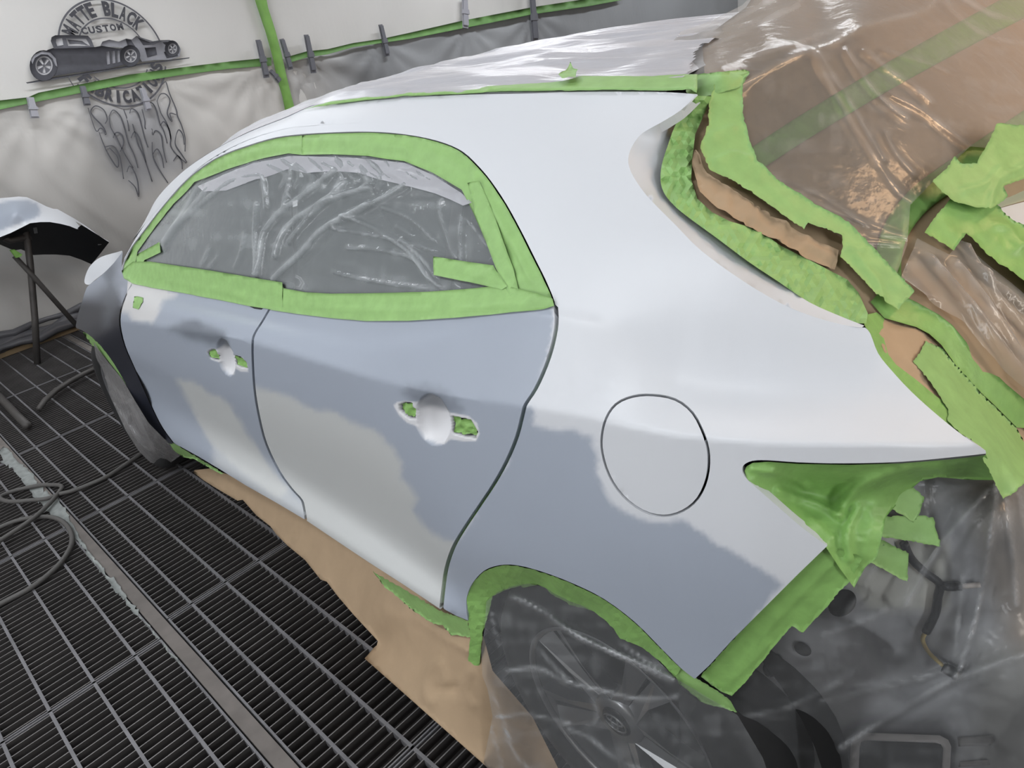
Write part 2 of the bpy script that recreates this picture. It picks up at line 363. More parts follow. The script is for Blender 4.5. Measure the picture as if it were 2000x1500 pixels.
def sheet(name, poly, spec, m, label=None, cat='masking tape', group=None, step=9, off=.001, wr=(), rid=(), thick=.0004, parent=None, seed=1, refine=(), colfn=None, jag=0., crush=0., dense=0., zmin=None):
    """tape, film or paper laid on a surface; wr: (amplitude, size, stretch, angle) creases; rid: traced folds"""
    poly = np.asarray(poly, float)
    if jag:
        B = resample(poly, max(4, step*.6)); B = B + RNG.normal(0, jag, B.shape); poly = B
    V, F, loops = triangulate(poly, step, refine); rim = loops[0]; P, N, D = depth_of(spec, V); h = np.full(len(V), float(off))
    for i, (amp, size, st, ang) in enumerate(wr):
        c, s_ = math.cos(ang), math.sin(ang); Q = np.c_[(V[:, 0]*c+V[:, 1]*s_)/st, -V[:, 0]*s_+V[:, 1]*c]
        q = vnoise(Q, size, seed+i); h += amp*(1-2*np.abs(q))*.5 + amp*.5*vnoise(Q, size*2.1, seed+i+9)
    if len(rid): h += ridges(V, rid)
    if crush: h += np.random.default_rng(seed).uniform(-crush, crush, len(V))
    P = P + N*h[:, None]
    if zmin is not None: P[:, 2] = np.maximum(P[:, 2], zmin)
    ok = (P[:, 1] < YMAX) & (P[:, 2] > ZLOW); F = F[ok[F].all(1)]     # cut off at the far flank
    n = len(P)
    if thick:
        R = np.array(rim); k = len(R); back = P + D*thick
        VV = np.concatenate([P, back]); FF = [tuple(f) for f in F] + [tuple(f[::-1]+n) for f in F] + [(R[i], n+R[i], n+R[(i+1) % k], R[(i+1) % k]) for i in range(k) if ok[R[i]] and ok[R[(i+1) % k]]]
        C = colfn(V) if colfn else None; C = None if C is None else np.concatenate([C, C])
        me = new_mesh(name, VV, FF, C, [not crush]*(2*len(F))+[False]*(len(FF)-2*len(F)))
    else: me = new_mesh(name, P, F, colfn(V) if colfn else None)
    if dense:
        q = np.zeros(len(V))
        for i, (line, amp, wd) in enumerate(rid):
            L = spline(line, 5) if len(line) > 2 else np.asarray(line, float); d = segdist(V, L+[1.5, 1]); q += np.exp(-(d/(wd*.6))**2)*min(1.3, abs(amp)/.009)*(.55+.45*vnoise(V, 30, i))
        q = dense*np.clip(q, 0, 1.4) + dense*.28*np.clip(vnoise(V*[.45, 1.6], 26, seed+3)+.5*vnoise(V*[1, .3], 12, seed+4)-.2, 0, 1)
        me.attributes.new('Haze', 'FLOAT', 'POINT').data.foreach_set('value', q.astype(np.float32))
    if not ok.all():
        bm = bmesh.new(); bm.from_mesh(me); bmesh.ops.delete(bm, geom=[v for v in bm.verts if not v.link_faces], context='VERTS'); bm.to_mesh(me); bm.free()
    o = obj(name, me, m, parent)
    if label: tag(o, label, cat, group)
    return o
def band(center, width, k=4):
    """outline of a strip of tape along a traced centre line"""
    c = spline(center, k) if len(center) > 2 else np.asarray(center, float); t = np.gradient(c, axis=0); t /= np.linalg.norm(t, axis=1, keepdims=True)+1e-9
    nn = np.c_[-t[:, 1], t[:, 0]]; wv = np.interp(np.linspace(0, 1, len(c)), np.linspace(0, 1, len(np.atleast_1d(width))), np.atleast_1d(width))[:, None]/2
    return np.concatenate([c+nn*wv, (c-nn*wv)[::-1]])
# ------------------------------------------------------------------ materials
def proj(P):
    q = (np.asarray(P, float)-CAM) @ ROT.T; return q[:, :2]/np.maximum(q[:, 2:3], .05)*FPX + [1000, 750]
M_LINING = mat('plastic_lining', lin((205, 203, 200)), .55, spec=.3, attr=True, bump=[(3, .35, .02, (1, 2.2, .6)), (14, .25, .004, (1, 2, .7))])
M_LINING2 = mat('plain_lining', lin((214, 213, 210)), .5, bump=[(3, .3, .02, (1, 1, 1))])
M_STEEL = mat('grating_steel', lin((120, 119, 122)), .55, metal=.35, noise=(9, .25))
M_BAR = mat('grating_bar', lin((66, 63, 62)), .6, metal=.2, noise=(7, .25)); M_WORN = mat('worn_bar_top', lin((122, 119, 119)), .5, metal=.4, noise=(7, .25))
M_PIT = mat('pit_concrete', lin((58, 54, 53)), .95, noise=(3, .4))
M_RAIL = mat('dusty_rail', lin((112, 106, 102)), .8, noise=(14, .22))
M_DUST = mat('overspray_dust', lin((138, 142, 140)), .95, noise=(30, .25))
M_WOOD = mat('plank', lin((128, 110, 84)), .8, noise=(6, .25))
M_GREY_SHEET = mat('grey_sheet', lin((150, 151, 153)), .42, spec=.35, attr=True, bump=[(3, .3, .02, (1, 1.4, .8)), (16, .25, .004, (1, 2, .7))])
M_CEIL = mat('ceiling_white', lin((205, 206, 206)), .7)
M_HOUSING = mat('lamp_housing', lin((225, 225, 225)), .5)

# ------------------------------------------------------------------ room shell
WX = -5.62
mb = MB(); mb.box((-5.9, -3.1, -.62), (3.4, 11.2, -.55)); FLOOR = tag(mb.build('floor', M_PIT), kind='structure', label='dark pit under the steel floor grating')
def lined_wall(name, a, b, h, inward, m):
    mb = MB(); a = Vector(a); b = Vector(b); iv = Vector(inward)*-.08
    mb.prism([a, b, b+Vector((0, 0, h)), a+Vector((0, 0, h))], iv); return tag(mb.build(name, m), kind='structure')
lined_wall('wall_left', (-5.7, -2.9, -.05), (3.2, -2.9, -.05), CEIL+.05, (0, 1, 0), M_LINING2)
lined_wall('wall_right', (-5.7, 11.0, -.05), (3.2, 11.0, -.05), CEIL+.05, (0, -1, 0), M_LINING2)
lined_wall('wall_back', (3.2, -2.9, -.05), (3.2, 11.0, -.05), CEIL+.05, (-1, 0, 0), M_LINING2)
mb = MB(); mb.box((-5.75, -3.0, CEIL), (3.3, 11.1, CEIL+.08)); tag(mb.build('ceiling', M_CEIL), kind='structure')
for i, ((x, y, sx, sy, e, c), lo) in enumerate(zip(LAMPS, LAMP_OBJS)):
    root = empty('ceiling_light', (x, y, CEIL))  # the third one is the added fill lamp
    mb = MB(); hx, hy = sx/2+.04, sy/2+.04
    mb.box((-hx, -hy, -.05), (hx, hy, 0))
    for (x0, y0, x1, y1) in ((-hx, -hy, -hx+.03, hy), (hx-.03, -hy, hx, hy), (-hx, -hy, hx, -hy+.03), (-hx, hy-.03, hx, hy)): mb.box((x0, y0, -.08), (x1, y1, -.05))
    mb.build('housing', M_HOUSING, root); lo.parent = root
    tag(root, ['long ceiling lamp across the booth in front of the painted logo', 'long ceiling lamp across the booth in front of the grey sheet', 'added long ceiling fill lamp at the far end of the grey sheet', 'ceiling lamp above the walkway beside the rear door', 'ceiling lamp above the walkway beside the front wing', 'ceiling lamp straight above the car roof', 'ceiling lamp beyond the far flank of the car', 'warm toned ceiling lamp behind the tail of the car'][i], 'lamp', 'booth ceiling lamps')

for i, ((x, y, z, f, sx, sy, e, c), lo) in enumerate(zip(FILL_LAMPS, FILL_OBJS)):
    root = empty('fill_light', (x, y, z)); root.rotation_euler = (math.pi/2, 0, 0) if f == 'y' else (math.pi/2, 0, math.pi/2)
    mb = MB(); hx, hy = sx/2+.04, sy/2+.04
    mb.box((-hx, -hy, -.05), (hx, hy, 0))
    for (x0, y0, x1, y1) in ((-hx, -hy, -hx+.03, hy), (hx-.03, -hy, hx, hy), (-hx, -hy, hx, -hy+.03), (-hx, hy-.03, hx, hy)): mb.box((x0, y0, -.08), (x1, y1, -.05))
    mb.build('housing', M_HOUSING, root); lo.parent = root
    tag(root, ['added upright fill lamp facing the rear door', 'added upright fill lamp facing the front wing', 'added upright fill lamp behind the car on the camera side', 'added warm white upright fill lamp straight behind the car'][i], 'lamp', 'added fill lamps')
# wall in front of the car: a plastic lined wall seen over the car
def wall_grid(name, y0, y1, z0, z1, res, hfn, colfn, m, x0=WX, thick=None):
    ys = np.arange(y0, y1+1e-6, res); zs = np.linspace(z0, z1, int((z1-z0)/res)+2)
    Y, Z = np.meshgrid(ys, zs, indexing='ij'); Q = np.c_[Y.ravel(), Z.ravel()]
    X = x0 + hfn(Q); P = np.c_[X, Q]
    C = colfn(Q, proj(P)); F = [f[::-1] for f in grid_faces(len(ys), len(zs))]
    return obj(name, new_mesh(name, P, F, C), m)
CLIPY = [0.93, 1.34, 1.83, 2.72, 3.05, 3.25, 4.05, 5.2, 6.27]
def fan(Q, amp, yc, zc=1.58, n=16, reach=.9, seed=0):
    dy, dz = Q[:, 0]-yc, Q[:, 1]-zc; r = np.hypot(dy, dz)+1e-3; th = np.arctan2(dy, -dz)
    return amp*np.cos(n*th+seed)*np.exp(-(r/reach)**2)*np.minimum(1, r/.12)*(np.abs(th) < 1.9)
def h_up(Q): return .006*vnoise(Q*[1, .5]+3, .35, 3) + .003*vnoise(Q*[2, .7], .2, 5)
def h_low(Q):
    h = .026 + .013*vnoise(np.c_[Q[:, 0]*1.3+Q[:, 1]*.5, Q[:, 1]*.35], .3, 8) + .006*(1-2*np.abs(vnoise(np.c_[Q[:, 0]*1.6+Q[:, 1]*.9, Q[:, 1]*.5-Q[:, 0]*.2], .22, 9)))
    for i, y in enumerate(CLIPY): h += fan(Q, .006, y, seed=i)
    return h
def h_lowr(Q):
    h = .03 + .014*vnoise(Q*[1, .5], .5, 12) + .005*vnoise(Q*[2, .6], .25, 14)
    for i, y in enumerate(CLIPY): h += fan(Q, .012, y, n=13, reach=.7, seed=i*2)
    return h
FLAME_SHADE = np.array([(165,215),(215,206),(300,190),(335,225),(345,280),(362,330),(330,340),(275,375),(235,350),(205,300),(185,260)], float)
def c_up(Q, px):
    c = np.array(lin((216, 214, 211)))[None]*(1+.05*vnoise(Q, .5, 4)[:, None]); badge = sstep(sdf(px, np.array([(112,60),(150,15),(205,0),(260,25),(310,85),(250,125),(120,130)])), -14, 10)[:, None]
    return c*(1-.10*badge)
def c_low(Q, px):
    c = np.array(lin((206, 203, 199)))[None]*(1+.07*vnoise(Q, .4, 6)[:, None])
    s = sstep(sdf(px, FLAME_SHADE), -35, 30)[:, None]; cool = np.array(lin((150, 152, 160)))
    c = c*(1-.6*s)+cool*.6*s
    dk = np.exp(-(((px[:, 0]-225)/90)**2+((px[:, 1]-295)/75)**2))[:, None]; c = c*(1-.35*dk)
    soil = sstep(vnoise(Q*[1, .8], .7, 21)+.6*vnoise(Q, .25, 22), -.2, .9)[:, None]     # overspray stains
    wall_shade = np.exp(-((Q[:, 0]-.75)/1.0)**2-((Q[:, 1]-.40)/.52)**2)*(.8+.4*vnoise(Q, .3, 23))     # soft shade low on the sheet, painted into its colour
    return c*(1-.3*soil)*(1-.58*np.clip(wall_shade*1.1, 0, 1)[:, None])
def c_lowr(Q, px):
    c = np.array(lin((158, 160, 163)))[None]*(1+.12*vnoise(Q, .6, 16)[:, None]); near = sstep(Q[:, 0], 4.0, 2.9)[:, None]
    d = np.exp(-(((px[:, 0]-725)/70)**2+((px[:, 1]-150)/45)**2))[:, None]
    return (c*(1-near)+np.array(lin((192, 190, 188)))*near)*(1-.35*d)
wf = tag(wall_grid('wall_front', -3, 11.1, 0, CEIL+.02, .05, h_up, c_up, M_LINING), kind='structure')
mb = MB(); mb.box((-5.8, -3, -.05), (WX-.02, 11.1, CEIL+.05)); mb.build('wall_core', M_LINING2, wf)
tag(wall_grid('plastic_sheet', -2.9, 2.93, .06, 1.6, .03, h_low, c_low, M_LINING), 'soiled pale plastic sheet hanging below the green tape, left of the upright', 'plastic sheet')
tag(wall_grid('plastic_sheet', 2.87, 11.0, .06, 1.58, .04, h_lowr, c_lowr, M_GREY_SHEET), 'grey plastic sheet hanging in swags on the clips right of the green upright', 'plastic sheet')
mb = MB(); mb.box((-5.6, -2.8, 0), (-5.5, 10.8, .035)); tag(mb.build('trim_1', M_WOOD), kind='structure')
# sheet hem rolled up on the floor along the wall
mb = MB()
for k, (r, dx, dz) in enumerate(((.045, 0, .05), (.03, .07, .035), (.025, -.01, .11))):
    pts = [(-5.53+dx+.02*math.sin(j*1.7+k), -1.5+j*.12, .035+dz+.012*math.sin(j*2.3+k*2)) for j in range(40)]
    mb.tube(pts, [r*(1+.3*math.sin(j*1.1+k*3)) for j in range(40)], 7)
tag(mb.build('rolled_plastic', mat('dark_roll', lin((88, 88, 92)), .35)), 'dark plastic hem rolled up along the foot of the wall', 'plastic roll')

# ------------------------------------------------------------------ steel floor grating
def rows():
    return [(-1.905, [-1.905+.055+.1225*k for k in range(6)], [-.49+k for k in range(-5, 4)]),
            (-1.105, [-1.05+.1228*k for k in range(6)], [-5.5, -4.5, -3.5, -2.509, -1.488, -.49, .51, 1.51, 2.51]),
            (-.305, [-.222, -.1, .026, .145, .269, .392], [-5.53, -4.53, -3.53, -2.51, -1.56, -.525, .475, 1.475, 2.475]),
            (.495, [.495+.07+.1225*k for k in range(6)], [-5.53+k for k in range(9)]),
            (1.295, [1.295+.07+.1225*k for k in range(6)], [-5.53+k for k in range(9)]),
            (2.095, [2.095+.07+.1225*k for k in range(6)], [-5.53+k for k in range(9)])]
bar_me = None
def bar_mesh():
    m_ = MB(); m_.box((-.0016, 0, -.03), (.0016, .745, -.0012)); me = new_mesh('bar', m_.V, m_.F, smooth=False); me.materials.append(M_BAR); me.materials.append(M_WORN); me.polygons[1].material_index = 1; return me
bar_me = bar_mesh()
singles = 0
for (y0, lines, seams) in rows():
    for a, b in zip(seams[:-1], seams[1:]):
        g = MB(); g.box((a+.003, y0, -.03), (b-.003, y0+.006, 0)); g.box((a+.003, y0+.744, -.03), (b-.003, y0+.75, 0))
        for xx in (a+.003, b-.008): g.box((xx, y0, -.03), (xx+.004, y0+.75, -.0006))
        p = g.build('grating_panel', M_STEEL, FLOOR)
        L = b-a
        for yl in lines:
            g = MB(); g.box((a+.004, yl-.0045, -.022), (b-.004, yl+.0045, 0)); g.build('cross_bar', M_STEEL, p)
        n = int(round(L/.0315)); xs = [a+L*(k+.5)/n for k in range(n)]
        near = (-1.2 < y0 < 0) and (-4.6 < (a+b)/2 < -.6)
        if near and singles+n <= 300:
            for x in xs:
                o = bpy.data.objects.new('bar', bar_me); COL.objects.link(o); o.parent = p; o.location = (x, y0+.003, 0); singles += 1
        else:
            g = MB()
            for x in xs: g.box((x-.0016, y0+.003, -.03), (x+.0016, y0+.747, -.0012))
            q = tag(g.build('bars', M_BAR, p), kind='stuff'); q.data.materials.append(M_WORN)
            for k_ in range(1, len(q.data.polygons), 6): q.data.polygons[k_].material_index = 1
for ys in (-1.93, -1.13, -.33, .47, 1.27, 2.07):
    g = MB(); g.box((-5.55, ys-.020, -.06), (3.1, ys+.020, -.003)); r = g.build('frame_rail', M_RAIL, FLOOR)
# overspray dust caked on the near rail
poly = [(0,880),(12,872),(30,895),(55,915),(75,945),(90,960),(112,975),(130,1000),(140,1020),(150,1040),(165,1062),(180,1085),(200,1110),(222,1130),(245,1165),(262,1185),(280,1210),(300,1235),(325,1262),(355,1300),(345,1292),(318,1262),(290,1225),(262,1195),(240,1172),(222,1150),(205,1128),(185,1100),(165,1075),(150,1052),(135,1040),(118,1022),(95,1000),(70,975),(50,950),(38,930),(25,915),(0,905)]
sheet('overspray_dust', poly, 'z0.0', M_DUST, 'pale overspray dust caked along the steel floor rail', 'dust', step=9, off=.001, wr=[(.002, 12, 1, 0)], jag=2.5, thick=.002)['kind'] = 'stuff'
# ------------------------------------------------------------------ the car
M_PAINT = mat('primer_paint', (.6, .6, .6), .40, attr=True, spec=.45)
M_INNER = mat('inner_panel', (.3, .3, .3), .5, attr=True)
M_BLACK = mat('black_plastic', lin((22, 23, 25)), .55)
M_DARK = mat('dark_void', lin((12, 12, 13)), .9)
M_GLASS = mat('tinted_glass', lin((44, 48, 50)), .1, spec=.6)
M_TYRE = mat('tyre_rubber', lin((30, 30, 31)), .75, noise=(30, .2))
M_RIM = mat('alloy_rim', lin((150, 151, 153)), .3, metal=.7)
M_RIMD = mat('rim_dark', lin((40, 40, 42)), .4, metal=.3)
SILV = np.array([.62, .635, .665]); BLUE = np.array([.34, .375, .44]); WARM = np.array([.50, .51, .505]); BEIGE = np.array([.58, .575, .575]); EDGE = np.array([.74, .74, .76]); DKG = np.array([.13, .145, .17])
def pmix(c, V, poly, col, soft=7, amt=1., seed=3, nz=5):
    d = sdf(V, np.asarray(poly, float)) + nz*vnoise(V, 22, seed) + nz*.5*vnoise(V, 9, seed+1); f = amt*sstep(d, -soft, soft)[:, None]
    return c*(1-f)+np.asarray(col)*f
def ell(V, cx, cy, rx, ry, ang=0):
    c, s = math.cos(ang), math.sin(ang); x, y = V[:, 0]-cx, V[:, 1]-cy; return np.hypot((x*c+y*s)/rx, (-x*s+y*c)/ry)
CAR = tag(empty('car', (-1.3, .9, 0)), 'pale grey hatchback car in primer, masked for spraying, with a dark front wing', 'car')
def part(o):
    o.matrix_parent_inverse = Matrix.Translation((1.3, -.9, 0)); return o
def cpanel(*a, **k): return part(panel(*a, **k))

G1 = spline([(528,600),(512,628),(497,652),(493,672),(494,720),(498,770),(507,820),(520,868),(545,920),(570,955),(588,975),(593,990),(597,1014)], 3)
G2 = spline([(1086,600),(1087,632),(1080,672),(1066,716),(1046,760),(1027,789),(1022,805),(1010,852),(990,900),(965,945),(935,990),(905,1035),(885,1070),(872,1110),(866,1150),(862,1187)], 3)
WIN = spline([(238,528),(241,512),(255,485),(285,445),(320,400),(360,355),(400,322),(440,300),(490,282),(540,268),(590,262),(640,259),(700,257),(760,259),(820,267),(870,280),(905,297),(935,325),(960,355),(990,400),(1020,455),(1045,505),(1065,545),(1080,580),(1086,600)], 3)
SILH = spline([(243,504),(270,457),(309,401),(359,339),(408,303),(457,275),(506,254),(562,230),(602,218),(641,210),(726,196),(790,190),(850,187),(940,184),(1040,182),(1110,180),(1200,179),(1300,180),(1362,184)], 3)
CREST = spline([(1362,184),(1330,215),(1290,240),(1255,260),(1235,285),(1227,310),(1232,335),(1250,365),(1275,395),(1320,440),(1370,490),(1450,548),(1530,595),(1600,622),(1660,637),(1690,640)], 3)
TAILE = spline([(1690,640),(1700,652),(1715,690),(1740,722),(1780,765),(1830,810),(1880,850),(1925,880)], 3)
LAMP = spline([(1926,886),(1860,893),(1760,902),(1650,905),(1560,903),(1500,899),(1470,900),(1453,908),(1450,920),(1458,935),(1480,955),(1520,990),(1560,1025),(1600,1055),(1616,1066)], 3)
BUMP = np.array([(1616,1066),(1560,1120),(1490,1190),(1430,1250),(1385,1300),(1357,1326)], float)
ARCH = spline([(1357,1326),(1330,1305),(1290,1265),(1240,1215),(1180,1170),(1120,1140),(1060,1117),(1010,1104),(975,1104),(945,1115),(922,1140),(912,1165),(911,1190),(914,1212)], 3)
FUEL = spline([(1275,769),(1320,778),(1355,805),(1378,850),(1387,890),(1383,935),(1365,975),(1335,1000),(1297,1010),(1255,1000),(1215,970),(1188,930),(1174,885),(1173,850),(1182,815),(1202,787),(1235,772)], 3, True)
def shrink(p, d):
    p = np.asarray(p); c = p.mean(0); r = np.linalg.norm(p-c, axis=1, keepdims=True); return c+(p-c)*(r-d)/r
side = np.concatenate([SILH, CREST[1:], TAILE[1:], LAMP, BUMP[1:], ARCH[1:], [(890,1202),(868,1190)], G2[::-1]+[4, 0], WIN[::-1][1:]])
def col_side(V):
    c = np.tile(SILV, (len(V), 1))
    blue = [(860,1200),(866,1100),(905,1035),(990,905),(1024,800),(1040,795),(1043,812),(1040,830),(1075,838),(1130,842),(1150,852),(1165,880),(1165,920),(1190,975),(1225,1005),(1290,1020),(1335,1016),(1370,1040),(1410,1072),(1450,1090),(1480,1105),(1530,1140),(1360,1345),(1100,1180),(910,1230)]
    c = pmix(c, V, blue, BLUE, 6, seed=4, nz=4)
    return c
part(panel('body_side', side, M_PAINT, CAR, step=9, flange=.016, colfn=col_side, holes=[FUEL]))
cpanel('fuel_door', shrink(FUEL, 5.2), M_PAINT, CAR, step=10, flange=.012, colfn=lambda V: np.tile(SILV*.97, (len(V), 1)), off=.0004)
cpanel('fuel_pocket', shrink(FUEL, -10), M_DARK, CAR, step=20, flange=.002, off=-.018)
# gutter beside the tailgate
GUT = spline([(1362,187),(1340,212),(1320,242),(1305,282),(1293,320),(1290,350),(1296,375),(1315,400),(1345,425),(1400,465),(1460,510),(1520,550),(1580,590),(1640,617),(1688,636)], 3)
gd = TPS([(x, y, 'b') for x, y in CREST[::3]] + [(x, y, 'b', .05) for x, y in GUT[6:-9:3]] + [(1365,188,'b'),(1686,638,'b')])
cpanel('tailgate_gutter', np.concatenate([CREST[:-1], GUT[::-1]]), M_PAINT, CAR, step=8, flange=.01, colfn=lambda V: np.tile(SILV*.93, (len(V), 1)), spec=gd)
# doors
def hdent(V, cup, holes, d):
    r = ell(V, *cup); h = d*np.power(np.clip(1-r**2, 0, 1), .6)
    for q in holes: h = np.maximum(h, .012*sstep(sdf(V, np.array(q, float)), -1, 2.5))
    return h
RH_CUP = (846, 820, 32, 50, -.22); RH_HOLES = [[(779,791),(790,786),(803,787),(806,796),(811,800),(810,818),(800,818),(790,811),(780,802)], [(882,813),(919,821),(932,842),(928,856),(905,852),(884,846)]]
FH_CUP = (441, 698, 15, 37, -.25); FH_HOLES = [[(405,688),(411,683),(420,683),(425,695),(426,704),(417,702),(408,697)], [(457,694),(470,698),(480,708),(483,719),(470,717),(460,712)]]
REAR_EAR = [(768,792),(775,785),(792,783),(812,785),(835,775),(862,785),(880,806),(915,812),(932,826),(937,848),(930,862),(905,862),(880,858),(868,868),(850,869),(828,858),(812,832),(795,826),(778,810)]
FRONT_EAR = [(403,688),(410,681),(424,682),(432,668),(444,674),(455,692),(474,698),(484,714),(485,727),(470,726),(460,720),(458,732),(445,733),(434,722),(428,708),(412,702)]
def col_rear(V):
    c = np.tile(BLUE, (len(V), 1))
    warm = [(480,748),(504,758),(540,764),(568,772),(586,786),(620,800),(650,802),(673,819),(718,836),(751,852),(762,872),(774,892),(783,902),(783,934),(796,950),(813,976),(808,998),(826,1027),(870,1056),(900,1062),(860,1220),(560,1030)]
    c = pmix(c, V, warm, WARM, 6, seed=6, nz=4)
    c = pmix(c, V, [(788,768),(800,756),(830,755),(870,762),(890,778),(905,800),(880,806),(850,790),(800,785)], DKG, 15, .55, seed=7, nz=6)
    e = sdf(V, np.array(REAR_EAR, float)); c = c*(1-sstep(e, -1.5, 2)[:, None])+EDGE*.9*sstep(e, -1.5, 2)[:, None]
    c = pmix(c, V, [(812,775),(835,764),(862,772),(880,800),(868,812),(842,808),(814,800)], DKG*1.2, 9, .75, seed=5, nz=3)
    for q in RH_HOLES:
        f = sstep(sdf(V, np.array(q, float)), -1.5, 1.5)[:, None]; c = c*(1-f)+np.array([.02, .02, .022])*f
    d = segdist(V, G2-[4, 0]); f = (.7*sstep(d, 3.5, 1)*sstep(V[:, 1], 780, 620))[:, None]; return c*(1-f)+EDGE*f
def col_front(V):
    c = np.tile(BLUE*.97, (len(V), 1))
    c = pmix(c, V, [(346,742),(362,747),(376,745),(400,762),(428,776),(450,792),(462,815),(490,858),(520,905),(562,955),(545,975),(470,920),(415,868),(390,825),(370,790)], WARM, 5, seed=8, nz=3)
    c = pmix(c, V, [(420,878),(470,905),(560,955),(600,990),(600,1020),(540,990),(470,945),(415,908)], WARM*1.25, 10, .6, seed=8, nz=3)
    c = pmix(c, V, [(225,530),(300,552),(352,578),(320,583),(312,600),(305,622),(296,630),(258,624),(252,612),(232,608)], BEIGE, 4, seed=9, nz=3)
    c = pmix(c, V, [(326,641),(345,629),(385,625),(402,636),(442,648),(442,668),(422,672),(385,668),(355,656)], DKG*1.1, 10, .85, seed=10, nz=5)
    e = sdf(V, np.array(FRONT_EAR, float)); f = sstep(e, -1.5, 2)[:, None]; c = c*(1-f)+EDGE*.9*f
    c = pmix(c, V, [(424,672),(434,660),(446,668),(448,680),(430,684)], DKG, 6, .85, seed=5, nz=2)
    for q in FH_HOLES:
        f = sstep(sdf(V, np.array(q, float)), -1.5, 1.5)[:, None]; c = c*(1-f)+np.array([.02, .02, .022])*f
    return c
rear = np.concatenate([[(531,596),(580,600),(650,608),(720,614),(800,614),(900,608),(1000,598),(1080,590)], G2[2:]-[4, 0], [(860,1190),(790,1143),(720,1098),(660,1058),(599,1017)], G1[::-1]+[2.5, 0]])
RDOOR = cpanel('rear_door', rear, M_PAINT, CAR, step=9, flange=.014, colfn=col_rear, dent=lambda V: hdent(V, RH_CUP, RH_HOLES, .026), refine=[(852, 822, 92, 3.2)])
front = np.concatenate([[(250,540),(300,551),(360,561),(430,574),(490,586),(526,593)], G1-[2, 0], [(594,1014),(540,982),(480,948),(430,917),(390,893),(352,872)], spline([(342,868),(318,835),(300,800),(280,755),(262,715),(245,675),(236,635),(238,605),(248,575)], 3)])
FDOOR = cpanel('front_door', front, M_PAINT, CAR, step=8, flange=.014, colfn=col_front, dent=lambda V: hdent(V, FH_CUP, FH_HOLES, .024), refine=[(444, 702, 50, 2.4)])
o = panel('trim_clip', np.array([(487,594),(500,599),(514,601),(511,605),(497,603),(489,599)], float), M_BLACK, FDOOR, step=5, flange=.002, off=.001); o.matrix_parent_inverse = (CAR.matrix_basis @ FDOOR.matrix_parent_inverse).inverted()
# jamb behind the shut lines
cpanel('door_jamb', np.concatenate([G1-[25, 0], G1[::-1]+[25, 0]]), M_DARK, CAR, step=25, flange=.002, off=-.02)
cpanel('door_jamb', np.concatenate([G2-[30, 0], G2[::-1]+[30, 0]]), M_DARK, CAR, step=25, flange=.002, off=-.022)
cpanel('door_jamb', np.concatenate([spline([(222,640),(245,720),(282,800),(315,850)], 3), spline([(365,880),(330,800),(290,720),(265,640)], 3)]), M_DARK, CAR, step=25, flange=.002, off=-.05)
# front wing: dark e-coat, sprayed grey towards the top
wing = np.concatenate([spline([(240,491),(238,520),(247,545),(258,552),(246,575),(235,605),(233,635),(243,675),(260,715),(278,755),(298,800),(316,835),(340,868)], 3), spline([(330,866),(300,836),(270,792),(240,739),(215,699),(190,668),(165,648),(149,641)], 3), spline([(148,636),(152,615),(160,590),(168,565),(175,556),(200,536),(222,514)], 3)])
wd = TPS([(340,868,'b'),(298,800,'b'),(260,715,'b'),(235,635,'b'),(246,575,'b'),(258,552,'b'),(240,491,'y0.21'),(215,699,'y0.03'),(270,792,'y0.035'),(165,648,'y0.04'),(148,638,'y0.07'),(155,605,'y0.13'),(168,565,'y0.20'),(200,536,'y0.22'),(200,600,'y0.075'),(222,514,'y0.23')])
def col_wing(V):
    top = np.array([.30, .325, .38]); f = sstep(V[:, 1]+.1*(V[:, 0]-200)+14*vnoise(V, 40, 3), 612, 540)[:, None]
    c = np.array([.016, .018, .027])*(1-f)+top*f
    c = pmix(c, V, [(205,520),(222,515),(228,560),(222,620),(205,640),(200,590)], DKG*.7, 12, .75, seed=12, nz=6)
    return pmix(c, V, [(236,560),(255,552),(250,580),(238,590),(232,575)], top*1.2, 8, .7, seed=3)
cpanel('front_wing', wing, M_PAINT, CAR, step=7, flange=.012, colfn=col_wing, spec=wd)
bd = TPS([(166,553,'y0.24'),(178,517,'y0.42'),(227,494,'y0.42'),(240,490,'y0.24'),(205,532,'y0.235'),(174,555,'y0.24')])
cpanel('bonnet', spline([(165,552),(168,535),(178,517),(197,502),(227,493),(239,491),(224,512),(203,533),(185,547),(174,556)], 3, True), M_PAINT, CAR, step=8, flange=.01, colfn=lambda V: np.tile(SILV*1.02, (len(V), 1)), spec=bd)
# roof, screen and the far flank, from the loft
i0 = LOFT.shape[1]-13
def loft_part(name, xa, xb, ja, jb, m, mirror=False, both=False, col=SILV, drop=0.):
    ii = np.where((XS >= xa) & (XS <= xb))[0]; G = LOFT[ii][:, ja:jb].copy(); G[..., 2] -= drop
    if both:
        Rr = G[:, ::-1][:, 1:].copy(); Rr[..., 1] = 1.79-Rr[..., 1]; G = np.concatenate([G, Rr], 1)
    elif mirror: G[..., 1] = 1.79-G[..., 1]; G = G[:, ::-1]
    n, k = G.shape[:2]; V = G.reshape(-1, 3); F = [f[::-1] for f in grid_faces(n, k)]
    return part(obj(name, new_mesh(name, V, F, np.tile(col, (len(V), 1))), m, CAR))
loft_part('roof_rail', -2.16, -.62, 55, 63, M_PAINT)
loft_part('roof', -1.6, .03, i0, i0+13, M_PAINT, both=True, drop=.004)
loft_part('windscreen', -2.28, -1.6, i0, i0+13, M_GLASS, both=True, drop=.01)
loft_part('bonnet', -3.45, -2.35, i0-6, i0+13, M_PAINT, both=True, drop=.03)
loft_part('far_side', -3.4, .05, 3, i0+1, M_PAINT, mirror=True)
